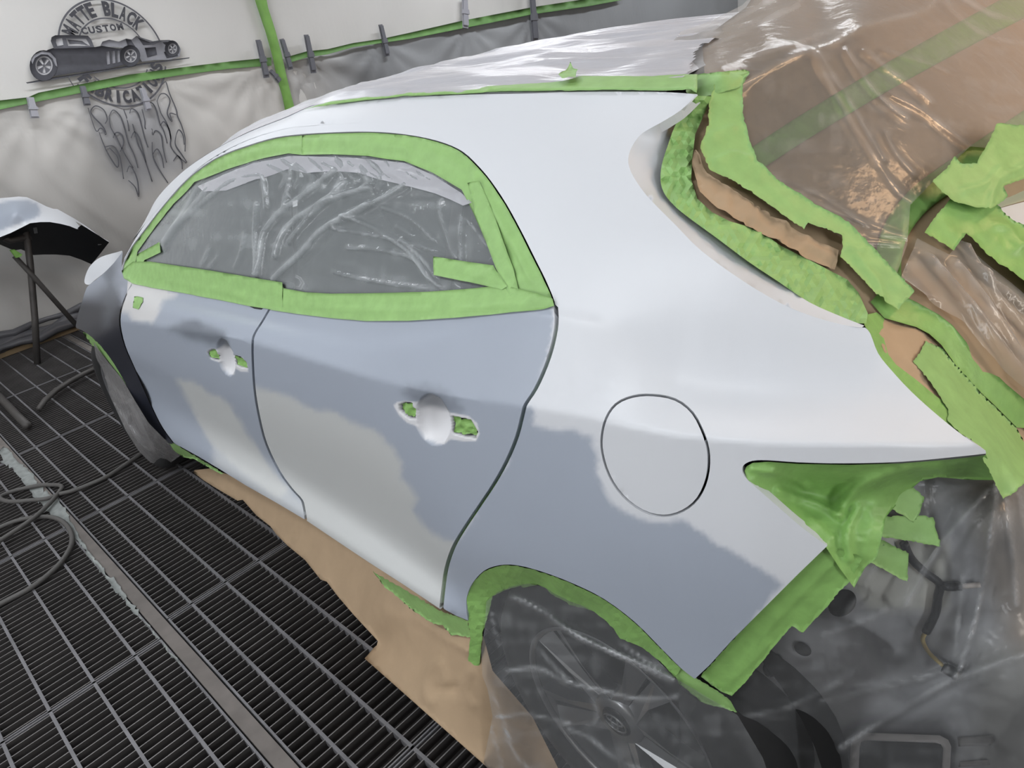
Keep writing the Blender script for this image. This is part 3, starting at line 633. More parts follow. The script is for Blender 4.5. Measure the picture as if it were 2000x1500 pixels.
# side glass and pillars under the film
def sub(a, b): return [p for p in WIN if a <= p[0] <= b]
belt = lambda x: float(np.interp(x, [238, 300, 430, 528, 720, 900, 1083], [540, 553, 577, 598, 620, 614, 596]))
def pane(name, a, b, m, off):
    top = sub(a, b); bot = [(x, belt(x)) for x in np.linspace(b, a, 8)]
    return cpanel(name, np.array([*top, *bot]), m, CAR, step=18, flange=.004, off=off)
pane('front_window', 250, 505, M_GLASS, -.016); pane('rear_window', 560, 885, M_GLASS, -.016); pane('quarter_window', 905, 1075, M_GLASS, -.018)
pane('pillar_trim', 500, 566, mat('gloss_black', lin((30, 31, 34)), .2), -.010)
cpanel('pillar_trim', np.array([(886,300),(905,300),(893,400),(880,500),(858,600),(835,600),(858,500),(872,400)]), M_BLACK, CAR, step=18, flange=.004, off=-.012)
# cabin and underside, dark
mb = MB(); mb.box((-1.95, .24, .38), (.05, 1.55, 1.0)); part(mb.build('cabin', M_DARK, CAR))
mb = MB(); mb.box((-2.2, .16, .24), (-.42, 1.63, .40)); mb.box((-3.3, .40, .22), (.44, 1.39, .45)); part(mb.build('underbody', M_DARK, CAR))
# wheels
def wheel(cx, cy):
    t = empty('wheel', (cx, cy, .317)); t.parent = CAR; part(t)
    mb = MB(); mb.lathe([(.205, .014), (.222, .004), (.25, -.004), (.285, 0), (.304, .012), (.317, .035), (.317, .165), (.304, .19), (.25, .205), (.205, .2)], 64); mb.build('tyre', M_TYRE, t)
    mb = MB(); mb.lathe([(.216, .006), (.212, .004), (.206, .010), (.203, .03), (.19, .09), (.186, .2)], 64)
    for k in range(5):
        a = math.radians(72*k+135); ca, sa = math.cos(a), math.sin(a)
        def P(r, w, y): return (r*ca-w*sa, y, r*sa+w*ca)
        for s in (-1, 1):      # each spoke: two slanting blades meeting in a low middle
            A = [P(.035, 0, .024), P(.035, s*.030, .016), P(.12, s*.030, .012), P(.206, s*.050, .010), P(.206, s*.006, .026)]
            mb.prism(A if s < 0 else A[::-1], (0, .03, 0))
    mb.lathe([(.0, .012), (.05, .014), (.056, .02), (.058, .05)], 32); mb.build('rim', M_RIM, t)
    mb = MB(); mb.lathe([(0, .085), (.188, .088), (.188, .09)], 40); mb.build('brake_disc', M_RIMD, t)
    mb = MB(); mb.lathe([(0, .010), (.03, .0095), (.033, .013)], 32); hub = mb.build('hub_cap', M_RIMD, t)
    mb = MB()
    for (cz, rx, rz) in ((0, .026, .018), (.0, .008, .0175), (.007, .019, .0085)):
        mb.tube([(rx*math.cos(a), .0085, cz+rz*math.sin(a)) for a in np.linspace(0, 2*math.pi, 25)], .0018, 6, False)
    mb.build('emblem', M_RIM, hub)
    return t
wheel(0, .062); wheel(-2.64, .062)
for cx in (0, -2.64):
    mb = MB(); V = []; F = []; prof = [(.37, .14), (.375, .16), (.375, .42), (.05, .42)]; na = 25
    for (r, y) in prof: V += [(cx+r*math.cos(a), y, .33+r*math.sin(a)) for a in np.linspace(-.25, math.pi+.25, na)]
    for i in range(3): F += [(i*na+k, i*na+k+1, (i+1)*na+k+1, (i+1)*na+k) for k in range(na-1)]
    mb.add(V, F, True); part(mb.build('wheel_arch_liner', M_DARK, CAR))
# tailgate skin under the masking paper, with its pale ridge
ii = np.where((TGY > .29) & (TGY < 1.5))[0]; G = TG[ii][:, 3:].copy(); G[..., 0] -= .03; G[..., 2] -= .03; n, k = G.shape[:2]
part(obj('tailgate', new_mesh('tailgate', G.reshape(-1, 3), grid_faces(n, k), np.tile(SILV*.25, (n*k, 1))), M_PAINT, CAR))
rg = TPS([(1912,418,'t',-.008),(2000,394,'t',-.012),(2060,380,'t',-.012),(2300,330,'t',-.012),(2000,470,'t',-.05),(2060,500,'t',-.055),(2300,560,'t',-.055),(1955,442,'t',-.03)])
cpanel('tailgate_ridge', spline([(1912,419),(1955,406),(2000,394),(2060,378),(2300,315),(2300,570),(2060,503),(2000,471),(1955,443)], 2, True), M_PAINT, CAR, step=9, flange=.02, colfn=lambda V: np.tile(SILV*1.02, (len(V), 1)), spec=rg)
cpanel('tailgate_lip', np.array([(1909,403),(2000,369),(2060,346),(2300,265),(2300,312),(2060,376),(2000,392),(1914,417)]), mat('lip_grey', lin((176, 176, 152)), .6), CAR, step=12, flange=.01, spec=TPS([(1909,403,'t',-.003),(2000,369,'t',-.003),(2060,350,'t',-.003),(2060,377,'t',-.012),(2300,270,'t',-.003),(2300,310,'t',-.012),(1914,417,'t',-.008),(2000,392,'t',-.012)]))
# body shell behind the missing bumper
rp = TPS([(1380,1330,'y0.15'),(1616,1060,'y0.16'),(1700,1200,'y0.19'),(1900,930,'y0.33'),(2000,1000,'y0.33'),(2050,1300,'y0.27'),(1750,1450,'y0.21'),(1500,1400,'y0.2'),(2000,1520,'y0.24'),(2120,1000,'x0.54'),(2200,900,'x0.55'),(2200,1200,'x0.55'),(2120,1500,'x0.50'),(2200,1600,'x0.50'),(1800,1620,'y0.2'),(1850,1050,'y0.265'),(1900,1200,'y0.265'),(1820,1300,'y0.23'),(1800,950,'y0.27'),(1480,900,'y0.14'),(1650,900,'y0.2'),(1400,1560,'y0.2')])
def col_rp(V):
    c = np.tile(np.array([.22, .225, .235]), (len(V), 1))
    for (pl, cc, so) in (([(1620,1100),(1760,1020),(1850,1060),(1850,1190),(1700,1190)], (.34,.34,.31), 14), ([(1560,1220),(1680,1230),(1760,1380),(1640,1420),(1560,1380),(1500,1320)], (.40,.41,.43), 25),
                        ([(1360,1380),(1480,1340),(1550,1420),(1560,1560),(1360,1560)], (.03,.03,.032), 16), ([(1900,1250),(2060,1230),(2060,1560),(1900,1560)], (.12,.12,.115), 40),
                        ([(1640,1430),(1700,1405),(1840,1405),(1870,1440),(1875,1560),(1640,1560)], (.07,.07,.075), 16), ([(1870,930),(2060,900),(2060,1250),(1960,1260)], (.13,.12,.11), 30)):
        f = sstep(sdf(V, np.array(pl, float)), -so, so)[:, None]; c = c*(1-f)+np.array(cc)*f
    return np.minimum(c*1.3, .6)
RP = cpanel('rear_inner_panel', np.array([(1362,1318),(1440,1225),(1610,1050),(1480,935),(1470,895),(1660,895),(1925,885),(2060,875),(2130,865),(2130,1500),(2060,1530),(1370,1530)], float), M_INNER, CAR, step=14, flange=.01, colfn=col_rp, spec=rp)
def onrp(name, poly, m, toward, thick=.006):
    V, F, lp = triangulate(np.asarray(poly, float), 8); D, T, _ = rp(V); P = CAM+(T-toward)[:, None]*D; n = len(P); R = lp[0]; k = len(R)
    VV = np.concatenate([P, P+D*(toward+thick)]); FF = [tuple(f) for f in F]+[(R[i], n+R[i], n+R[(i+1) % k], R[(i+1) % k]) for i in range(k)]
    o = obj(name, new_mesh(name, VV, FF, None, [True]*len(F)+[False]*k), m, RP); o.matrix_parent_inverse = (CAR.matrix_basis @ RP.matrix_parent_inverse).inverted(); return o
def circ(cx, cy, rx, ry, ang=0, n=24): return [(cx+rx*math.cos(t)*math.cos(ang)-ry*math.sin(t)*math.sin(ang), cy+rx*math.cos(t)*math.sin(ang)+ry*math.sin(t)*math.cos(ang)) for t in np.linspace(0, 2*math.pi, n, endpoint=False)]
onrp('drain_hole', circ(1645,1178,30,24,-.7), M_DARK, .002); onrp('grommet', circ(1568,1268,18,12,.5), M_BLACK, .006); onrp('grommet', circ(1510,1300,18,24,.6), M_DARK, .004)
M_VENT = mat('vent_frame', lin((150, 146, 144)), .5)
def frame_px(out, inn): return out+[out[0]]+[inn[0]]+inn[::-1]
onrp('vent_flap', [(1680,1443),(1842,1450),(1838,1560),(1674,1560)], M_DARK, .004)
onrp('vent_frame', [(1656,1560),(1662,1450),(1672,1437),(1690,1431),(1835,1436),(1852,1445),(1858,1458),(1852,1560),(1836,1560),(1842,1462),(1838,1454),(1828,1451),(1690,1446),(1682,1449),(1679,1458),(1675,1560)], M_VENT, .016, .012)
onrp('seam', [(1870,1440),(1938,1436),(1942,1448),(1934,1456),(1872,1458)], M_INNER_G if False else mat('seam_grey', lin((105, 103, 101)), .5), .006); onrp('seam', [(1874,1488),(1930,1484),(1934,1494),(1872,1498)], mat('seam_grey', lin((110, 107, 104)), .5), .006)
# wiring loom hanging by the lamp opening
def loom(name, line, toward, r, m, n=8):
    L = spline(line, 4); D, T, _ = rp(L); P = CAM+(T-toward)[:, None]*D; mb = MB(); mb.tube(P, r, n); o = mb.build(name, m, RP); o.matrix_parent_inverse = (CAR.matrix_basis @ RP.matrix_parent_inverse).inverted(); return o
M_LOOM = mat('loom_tape', lin((28, 28, 32)), .4, bump=[(180, .6, .002, (1, 1, 1))])
loom('wiring_loom', [(1765,1060),(1780,1092),(1810,1120),(1835,1140),(1832,1165),(1826,1200),(1808,1235)], .012, .0055, M_LOOM)
loom('wiring_loom', [(1835,1140),(1850,1146),(1878,1145)], .012, .0055, M_LOOM)
loom('wire', [(1808,1235),(1802,1250),(1815,1275),(1842,1300)], .012, .0028, mat('yellow_wire', lin((190, 170, 110)), .4))
loom('connector', [(1842,1302),(1872,1320)], .014, .0075, M_BLACK, 6)
loom('wire', [(1878,1145),(1915,1142)], .012, .0035, mat('pale_wire', lin((190, 182, 176)), .4))
# ------------------------------------------------------------------ masking: tape, film, paper
M_TAPE = mat('green_tape', lin((150, 190, 118)), .5, spec=.4, noise=(40, .10), bump=[(90, .25, .002, (1, 1, 1))], transl=.12)
M_TAPE2 = mat('green_tape_deep', lin((140, 184, 104)), .45, spec=.45, noise=(40, .12), bump=[(70, .35, .003, (1, 1, 1))], transl=.12)
M_KRAFT = mat('kraft_paper', lin((170, 147, 120)), .75, spec=.25, noise=(12, .07), bump=[(25, .25, .004, (1, 1, 1))])
FB = [(26, .35, .006, (1, .5, 1)), (110, .25, .0015, (1, .4, 1))]
M_FILM_W = film_mat('window_film', lin((185, 190, 192)), .27, .15, FB)
M_FILM_R = film_mat('roof_film', lin((212, 212, 218)), .48, .26, [(20, .5, .008, (.35, 1.6, 1)), (70, .3, .002, (.4, 1.4, 1))])
M_FILM_T = film_mat('tailgate_film', lin((205, 200, 195)), .12, .16, [(22, .35, .006, (1, 1, .6)), (90, .25, .0015, (1, .5, 1))])
M_FILM_D = film_mat('wheel_film', lin((170, 172, 174)), .09, .16, [(24, .5, .008, (1, 1, .6)), (90, .25, .0015, (1, .5, 1))])
T = 'masking tape'
CR = [(.0018, 30, 3, .3), (.0009, 12, 2, -.5)]      # light creases
CRU = [(.004, 24, 1.6, .8), (.002, 10, 1.5, -.4)]   # crumpled
# --- side windows
film = [(258,512),(262,492),(296,446),(336,396),(378,354),(434,328),(490,306),(564,294),(650,296),(722,299),(792,309),(850,332),(908,368),(940,427),(962,478),(980,520),(1000,566),(930,572),(840,578),(650,582),(550,572),(497,552),(420,540),(350,530),(295,520)]
def cp(o, k, L): return [(o[0]+x/k, o[1]+y/k) for x, y in L]
w1 = lambda L: cp((200,220), 3.571, L); w2 = lambda L: cp((650,220), 3.571, L)
WR = [(w1([(1610,410),(1380,590),(1240,690),(1130,830),(1100,960),(1080,1130)]), .010, 5), (w1([(1700,480),(1550,610),(1350,740),(1250,850),(1200,1000)]), .010, 5), (w1([(1857,520),(1600,600),(1480,690),(1380,800),(1300,900)]), .010, 5),
      (w1([(1857,640),(1650,740),(1500,840),(1400,960),(1300,1050),(1190,1160)]), .010, 5), (w1([(1310,400),(1290,520),(1260,640)]), .007, 4), (w1([(1070,640),(1060,900),(1070,1130)]), .008, 4), (w1([(1110,440),(1130,560),(1140,660)]), .007, 4),
      (w1([(1080,430),(900,470),(770,560),(620,680),(500,820),(430,950)]), .006, 4), (w1([(660,520),(560,680),(470,840),(420,920)]), .007, 4), (w1([(730,520),(620,650),(500,800),(430,900)]), .006, 4), (w1([(990,840),(950,1000),(915,1080)]), .004, 3), (w1([(740,940),(690,1060)]), .004, 3), (w1([(800,1010),(740,1080)]), .004, 3),
      (w2([(80,720),(250,790),(400,880),(560,1000),(660,1140),(740,1210)]), .007, 4), (w2([(340,660),(500,720),(600,790),(690,880)]), .006, 4), (w2([(500,500),(300,620),(100,740),(0,790)]), .009, 5), (w2([(760,600),(740,680),(800,860),(850,1010)]), .006, 4), (w2([(890,720),(885,1030)]), .005, 4),
      (w2([(0,1110),(200,1160),(450,1200),(640,1220)]), .005, 3), (w2([(0,810),(200,840),(450,890),(700,960)]), .005, 3), (w2([(100,940),(350,960),(560,1020),(680,1160)]), .006, 4), (w2([(480,890),(600,1000),(700,1120)]), .006, 4), (w2([(440,790),(540,850)]), .005, 3), (w2([(920,740),(1000,830),(1060,920)]), .005, 3)]
WR += [(w1([(x0, 300+7*((x0*7) % 11)), (x0+120, 420+5*((x0*3) % 9)), (x0+90, 520)]), .004, 4) for x0 in range(1150, 1850, 95)] + [(w2([(x0, 330+6*((x0*5) % 9)), (x0+70, 420), (x0+150, 470)]), .004, 4) for x0 in range(20, 720, 85)]
sheet('masking_film', film, 'b', M_FILM_W, 'creased clear film stretched over the side windows of the car', 'masking film', step=4, off=-.004, rid=WR, wr=[(.0012, 40, 3, .1), (.0006, 9, 4, .12)], thick=0, seed=31, dense=.45)
sheet('masking_film', [(385,364),(440,340),(494,318),(564,305),(650,306),(720,310),(790,318),(846,342),(900,376),(922,396),(905,402),(880,390),(850,378),(790,362),(740,350),(700,338),(650,334),(600,338),(560,330),(520,345),(500,350),(440,372),(398,374)], 'b', M_FILM_R, 'bunched whitish film edge under the tape at the top of the side windows', 'masking film', step=6, off=-.001, wr=[(.004, 22, 4, .2), (.002, 8, 3, .5)], thick=0, seed=52, dense=.3)
def wsub(a, b): return [tuple(p) for p in WIN if a <= p[0] <= b]
inn = lambda L, d: [tuple(q) for q in np.asarray(L)+(np.array([(640, 440)])-np.asarray(L))/np.linalg.norm(np.array([(640, 440)])-np.asarray(L), axis=1, keepdims=True)*d]
tf = inn(wsub(0, 592)[:], 3)
sheet('masking_tape', [(240,532)]+tf+[(592,303),(564,300),(530,306),(494,314),(440,332),(382,356),(340,398),(300,448),(268,492),(264,512)], 'b', M_TAPE, 'green tape arching over the front side window, along the windscreen pillar', T, step=7, off=.0, wr=CR, rid=[([(300,440),(360,370),(430,325),(500,300)], .003, 4), ([(480,300),(540,290),(590,288)], .0025, 3)], seed=2)
tr = inn([tuple(p) for p in WIN if p[0] >= 590], 3)
sheet('masking_tape', tr+[(1050,598),(1012,590),(990,560),(969,521),(952,478),(930,427),(902,371),(846,338),(790,315),(756,311),(720,305),(650,302),(590,303)], 'b', M_TAPE, 'green tape curving over the rear side window and down its back edge', T, step=7, off=.0006, wr=CR, rid=[([(600,276),(700,276),(790,290),(800,310)], .003, 4), ([(700,290),(780,292)], .002, 4), ([(925,345),(960,400),(1000,470),(1040,550)], .004, 5), ([(905,330),(880,312),(840,300)], .002, 4), ([(930,350),(942,400),(950,420)], .003, 3)], seed=3)
sheet('masking_tape', [(917,360),(940,356),(968,420),(990,480),(1008,530),(1016,567),(1000,580),(990,562),(975,530),(955,478),(933,425)], 'b', M_TAPE, 'narrow second layer of green tape on the back edge of the rear side window', T, step=7, off=.0045, wr=CR, seed=4)
sheet('masking_tape', [(240,530),(262,512),(295,511),(350,519),(420,529),(497,542),(556,552),(556,600),(530,604),(490,598),(430,586),(360,573),(300,563),(262,555),(245,545)], 'b', M_TAPE, 'green tape along the bottom of the front side window', T, step=7, off=.0035, wr=CR+[(.002, 14, 2, 1.2)], rid=[([(330,550),(420,565),(520,590)], .003, 4), ([(440,560),(470,575),(480,590)], .003, 4)], seed=5)
sheet('masking_tape', [(497,544),(553,551),(557,563),(600,571),(650,574),(750,573),(840,571),(930,564),(989,559),(1040,572),(1083,586),(1086,600),(1060,607),(1000,612),(900,622),(800,628),(720,628),(650,622),(580,613),(535,606),(512,600)], 'b', M_TAPE, 'long green tape along the bottom of the rear side window', T, step=7, off=.0042, wr=CR, rid=[([(560,590),(640,602),(740,608),(840,606)], .003, 4), ([(900,606),(1000,598),(1070,590)], .003, 4), ([(1030,600),(1050,580),(1075,580)], .004, 5)], seed=6)
sheet('masking_tape', [(268,514),(270,497),(313,473),(316,493),(285,508),(276,520)], 'b', M_TAPE, 'short green tape tab at the front corner of the side window film', T, step=6, off=.003, wr=CR, seed=7)
sheet('masking_tape', [(852,503),(969,521),(996,562),(985,568),(940,557),(852,539)], 'b', M_TAPE, 'short green tape tab across the lower back corner of the side window film', T, step=7, off=.0055, wr=CR, rid=[([(920,552),(960,535),(980,530)], .003, 5)], seed=8)
sheet('masking_tape', [(264,579),(273,580),(281,582),(280,590),(276,598),(270,605),(261,601),(262,590)], 'b', M_TAPE, 'small green tape patch over a hole at the front of the front door', T, step=4, off=.001, wr=CRU, seed=9, jag=.6)
for (q, lb, sd) in ((RH_HOLES[0], 'green tape wad in the front hole of the rear door handle recess', 10), (RH_HOLES[1], 'green tape wad in the back hole of the rear door handle recess', 11), (FH_HOLES[0], 'green tape wad in the front hole of the front door handle recess', 12), (FH_HOLES[1], 'green tape wad in the back hole of the front door handle recess', 13)):
    sheet('tape_wad', shrink(np.array(q, float), 2.5 if sd < 12 else 1), 'b', M_TAPE2, lb, T, step=3.5, off=-.006, wr=[(.006, 9, 1.3, .6), (.003, 5, 1, 1.9)], seed=sd, jag=.8)
sheet('masking_tape', band(G2[3:]+[0, 0], 13), 'b', M_TAPE2, 'green tape tucked into the shut line behind the rear door', T, step=7, off=-.013, wr=CR, seed=14)
# one smooth drape over the back of the roof and the tailgate
gp = [(x, y) for x in list(range(1300, 2080, 52))+[2160, 2260, 2360] for y in range(-70, 880, 52) if (y > 1.05*(x-1370)-90+0 or y < 1000) and y < 60+1.15*(x-1290)]
DRAPE = TPS([(x, y, 'm') for x, y in gp], reg=3e-3)
# --- roof
ii = np.where((XS >= -1.62) & (XS <= .045))[0]; G = LOFT[ii][:, i0:].copy(); Rr = G[:, ::-1][:, 1:].copy(); Rr[..., 1] = 1.79-Rr[..., 1]; G = np.concatenate([G, Rr], 1)
def refine_grid(G, a, b):
    n, k = G.shape[:2]; u = np.linspace(0, n-1, a); v = np.linspace(0, k-1, b); i = np.minimum(u.astype(int), n-2); j = np.minimum(v.astype(int), k-2); fu = (u-i)[:, None, None]; fv = (v-j)[None, :, None]
    return (G[i][:, j]*(1-fu)+G[i+1][:, j]*fu)*(1-fv)+(G[i][:, j+1]*(1-fu)+G[i+1][:, j+1]*fu)*fv
G = refine_grid(G, 260, 110); Q = G.reshape(-1, 3)[:, :2]
Z = .006+.009*(1-2*np.abs(vnoise(Q*[.4, 2.2]+Q[:, ::-1]*[.25, 0], .13, 41)))*.7+.003*vnoise(Q*[.5, 2.5], .05, 42)+.004*vnoise(Q, .3, 43); ed = np.minimum(Q[:, 1]-.33, 1.46-Q[:, 1]); Z *= np.clip(ed/.05, .1, 1)
G[..., 2] += Z.reshape(G.shape[:2]); n, k = G.shape[:2]; GX = G[..., 0].ravel(); GY = G[..., 1].ravel()
tag(obj('masking_film', new_mesh('roof_masking_film', G.reshape(-1, 3), [f[::-1] for f in grid_faces(n, k) if GX[f[0]] < max(-.06, .045-.45*max(0, GY[f[0]]-.34))]), M_FILM_R), 'wrinkled shiny white film covering the car roof', 'masking film')
sheet('masking_tape', [(590,218),(610,213),(650,207),(720,198),(790,191),(965,183),(1105,180),(1200,179),(1350,180),(1362,185),(1362,150),(1300,152),(1133,154),(1098,163),(965,171),(850,180),(720,192),(640,203)], 'b', M_TAPE, 'long thin green tape along the edge of the roof', T, step=7, off=.003, wr=CR, rid=[([(1140,160),(1250,163),(1350,162)], .003, 4)], seed=15)
sheet('masking_tape', [(1093,163),(1105,156),(1111,146),(1116,136),(1121,147),(1131,152),(1128,160),(1127,171),(1114,169),(1101,171)], 'b', M_TAPE, 'small torn green tape scrap standing on the roof edge tape', T, step=4, off=.012, wr=CRU, seed=16)
sheet('masking_tape', [(1340,150),(1375,143),(1415,140),(1454,135),(1464,140),(1450,168),(1425,177),(1401,183),(1370,190),(1340,182)], DRAPE, M_TAPE, 'wide green tape piece at the back corner of the roof', T, step=7, off=.032, wr=CR, rid=[([(1395,180),(1430,165),(1455,140)], .004, 5)], seed=51, jag=.6)
# --- tailgate: paper, tape, film
YMAX, ZLOW = 1.70, .3
paper = [(1376,146),(1372,91),(1384,70),(1405,52),(1457,14),(1500,-50),(1620,-90),(2350,-90),(2350,930),(2180,930),(2000,870),(1940,800),(1900,750),(1840,685),(1790,645),(1725,628),(1680,605),(1640,585),(1550,535),(1460,480),(1380,425),(1322,360),(1322,290),(1345,225),(1368,192),(1400,165)]
sheet('masking_paper', paper, DRAPE, M_KRAFT, 'large brown kraft paper covering the rear window and tailgate', 'masking paper', step=13, off=.005, wr=[(.004, 60, 2, .6), (.002, 26, 1.5, 1.4)], rid=[([(1440,240),(1520,215),(1530,300)], .005, 10), ([(1480,330),(1600,420),(1700,470)], .005, 8), ([(1520,330),(1560,430)], .004, 8)], seed=17)
for (pl, lb, sd, of_) in (([(1345,330),(1352,300),(1375,350),(1420,382),(1480,420),(1560,470),(1625,500),(1620,535),(1560,510),(1480,470),(1400,425),(1360,390)], 'crumpled strip of brown paper beside the tailgate gutter', 18, .012),):
    sheet('masking_paper', pl, 't', M_KRAFT, lb, 'masking paper', step=7, off=of_, wr=[(.008, 30, 1.8, .6), (.004, 13, 1.4, 2.)], seed=sd)
inner = [(1692,632),(1695,612),(1677,572),(1655,546),(1595,515),(1525,480),(1480,448),(1425,432),(1390,414),(1362,388),(1350,350),(1352,310),(1358,262),(1376,222),(1390,188)]
ga = TPS([(x, y, 'b', .03) for x, y in GUT[6:-3:3]]+[(1365,188,'b',.005),(1688,636,'b',.005)]+[(x, y, 't', -.010) for x, y in inner[2:-1]])
sheet('masking_tape', np.concatenate([GUT[:-1], inner]), ga, M_TAPE, 'crumpled green tape folded along the tailgate gutter', T, step=10, off=.001, wr=[(.008, 60, 4, .75), (.004, 22, 3, .9)], crush=.006, seed=19)
sheet('masking_tape', [(1384,189),(1400,180),(1450,168),(1438,178),(1436,245),(1450,297),(1464,336),(1496,367),(1580,423),(1636,455),(1702,525),(1737,562),(1760,585),(1727,621),(1702,604),(1671,572),(1643,541),(1620,520),(1625,480),(1559,458),(1552,469),(1517,446),(1450,397),(1408,371),(1375,357),(1356,311),(1372,266),(1373,224)], 't', M_TAPE, 'wide green tape running down beside the rear window, over the paper', T, step=7, off=.024, wr=[(.003, 40, 3, .7), (.0012, 12, 2, .2)], rid=[([(1375,290),(1420,275)], .004, 5), ([(1385,340),(1420,325),(1450,335)], .004, 5), ([(1650,520),(1690,570),(1700,600)], .004, 6), ([(1630,500),(1660,505)], .004, 5)], seed=20, jag=.7)
lb_ = TPS([(1700,590,'t',-.012),(1737,562,'t',-.01),(1790,600,'t',-.012),(1860,640,'t',-.012),(2000,780,'t',-.01),(1895,747,'t',-.012),(1986,835,'t',-.02),(1790,639,'t',-.02),(2070,850,'t',-.01),(2260,1000,'t',-.01)])
sheet('masking_tape', [(1700,590),(1720,568),(1745,568),(1790,590),(1835,615),(1860,635),(1895,677),(1930,715),(1965,750),(2000,779),(2070,845),(2270,1000),(2230,1030),(2070,900),(2000,836),(1986,835),(1944,793),(1895,747),(1866,712),(1839,674),(1815,652),(1790,639),(1727,621)], lb_, M_TAPE2, 'long straight green tape slanting down the tailgate above the lamp opening', T, step=9, off=.001, wr=[(.0015, 60, 3, .7)], seed=21)
sheet('masking_tape', band([(1462,320),(1560,255),(1700,170),(1790,118),(1900,58),(2000,5),(2100,-50)], [46, 48, 52, 56]), DRAPE, M_TAPE2, 'green tape band crossing the rear window paper under the film', T, step=9, off=.011, wr=CR, seed=22)
sheet('masking_tape', band([(2300,90),(2180,150),(2070,205),(1960,275),(1870,335),(1795,390),(1750,450),(1735,510),(1738,560)], [60, 56, 52, 50]), DRAPE, M_TAPE2, 'green tape curving under the film at the far side of the rear window', T, step=9, off=.011, wr=CR, seed=23)
R1 = [(1894,286),(1967,287),(1952,323),(2000,312),(2070,295),(2280,235),(2280,270),(2070,345),(2000,370),(1908,401),(1915,420),(1904,432),(1880,446),(1850,440),(1810,430),(1775,395),(1800,372),(1818,348),(1832,360),(1860,358),(1872,335)]
sheet('masking_tape', R1, 't', M_TAPE, 'torn bright green tape at the far edge of the rear window, above the white ridge', T, step=7, off=.045, wr=CR+[(.003, 40, 2, .9)], rid=[([(1880,440),(1900,390),(1990,345)], .005, 6), ([(1830,410),(1870,400),(1900,370)], .004, 6)], seed=24, jag=.7)
sheet('masking_tape', [(1828,408),(1880,400),(1910,425),(1930,445),(2000,482),(2070,520),(2280,600),(2280,790),(2070,660),(2000,602),(1916,536),(1853,480),(1845,490),(1832,510),(1820,500),(1774,478),(1800,440)], 't', M_TAPE2, 'broad green tape under the white tailgate ridge', T, step=8, off=.03, wr=[(.004, 40, 2, .7), (.0015, 14, 2, .2)], rid=[([(1905,465),(1930,470),(1945,500)], .006, 8), ([(1945,510),(1975,495),(1985,505)], .006, 6)], seed=25, jag=.7)
tfilm = [(1300,150),(1290,110),(1330,62),(1390,40),(1450,10),(1480,-20),(1520,-80),(2340,-80),(2340,200),(2070,285),(1960,292),(1895,286),(1825,352),(1778,400),(1772,478),(1740,566),(1702,528),(1640,462),(1580,428),(1500,374),(1466,340),(1442,296),(1432,240),(1430,190),(1420,165),(1390,158),(1350,158)]
TW = [([(1602,105),(1620,140),(1660,200),(1695,260),(1725,310)], 0.0080, 6), ([(1655,100),(1690,155),(1720,190),(1770,230)], 0.0070, 6), ([(1690,100),(1740,140),(1780,165),(1818,198)], 0.0070, 6), ([(1740,185),(1800,215),(1865,265),(1893,285)], 0.0070, 6), ([(1728,260),(1750,300),(1785,340)], 0.0050, 5),
      ([(1728,100),(1800,120),(1850,140)], 0.0050, 5), ([(1590,100),(1640,200),(1690,280),(1750,370),(1790,400)], 0.0050, 8), ([(1475,340),(1600,400),(1700,440),(1780,465)], 0.0040, 6), ([(1500,345),(1600,380),(1690,440)], 0.0035, 6), ([(1700,455),(1770,465)], 0.0040, 5), ([(1660,470),(1760,478)], 0.0040, 6),
      ([(1450,165),(1500,135),(1570,100),(1640,78)], 0.0060, 7), ([(1410,130),(1480,105),(1560,80),(1660,40)], 0.0040, 7), ([(1630,75),(1700,45),(1800,20),(1830,-10)], 0.0070, 10), ([(1830,-20),(1870,30),(1930,70),(2000,85)], 0.0080, 10), ([(1860,-20),(1930,25),(2000,40),(2070,50)], 0.0070, 10), ([(1340,80),(1430,40),(1520,-10)], 0.0060, 9), ([(1330,110),(1430,70),(1560,10)], 0.0050, 9), ([(1375,70),(1480,40),(1600,-20)], 0.0050, 8)]
sheet('masking_film', tfilm, DRAPE, M_FILM_T, 'clear film gathered in sharp creases over the papered rear window', 'masking film', step=4.6, off=.022, rid=TW, wr=[(.002, 40, 2, .5), (.0006, 12, 4, .1)], thick=0, seed=26, dense=.35)
sheet('masking_film', [(1738,560),(1774,478),(1832,512),(1853,485),(1916,538),(2000,604),(2070,660),(2280,795),(2280,960),(2070,845),(2000,782),(1930,718),(1895,680),(1860,638),(1790,598)], 't', M_FILM_T, 'clear film pulled in long folds over the paper between the two slanting tapes', 'masking film', step=8, off=.018, rid=[([(1790,520),(1860,600),(1930,690),(2000,770)], .012, 9), ([(1840,530),(1880,580),(1930,650),(2000,750)], .010, 7), ([(1860,500),(1900,570),(1960,640),(2050,720)], .010, 8), ([(1880,545),(1960,600),(2040,680)], .008, 6), ([(1745,565),(1780,590),(1820,600)], .006, 5)], wr=[(.003, 36, 3, .9)], thick=0, seed=27, dense=.3)
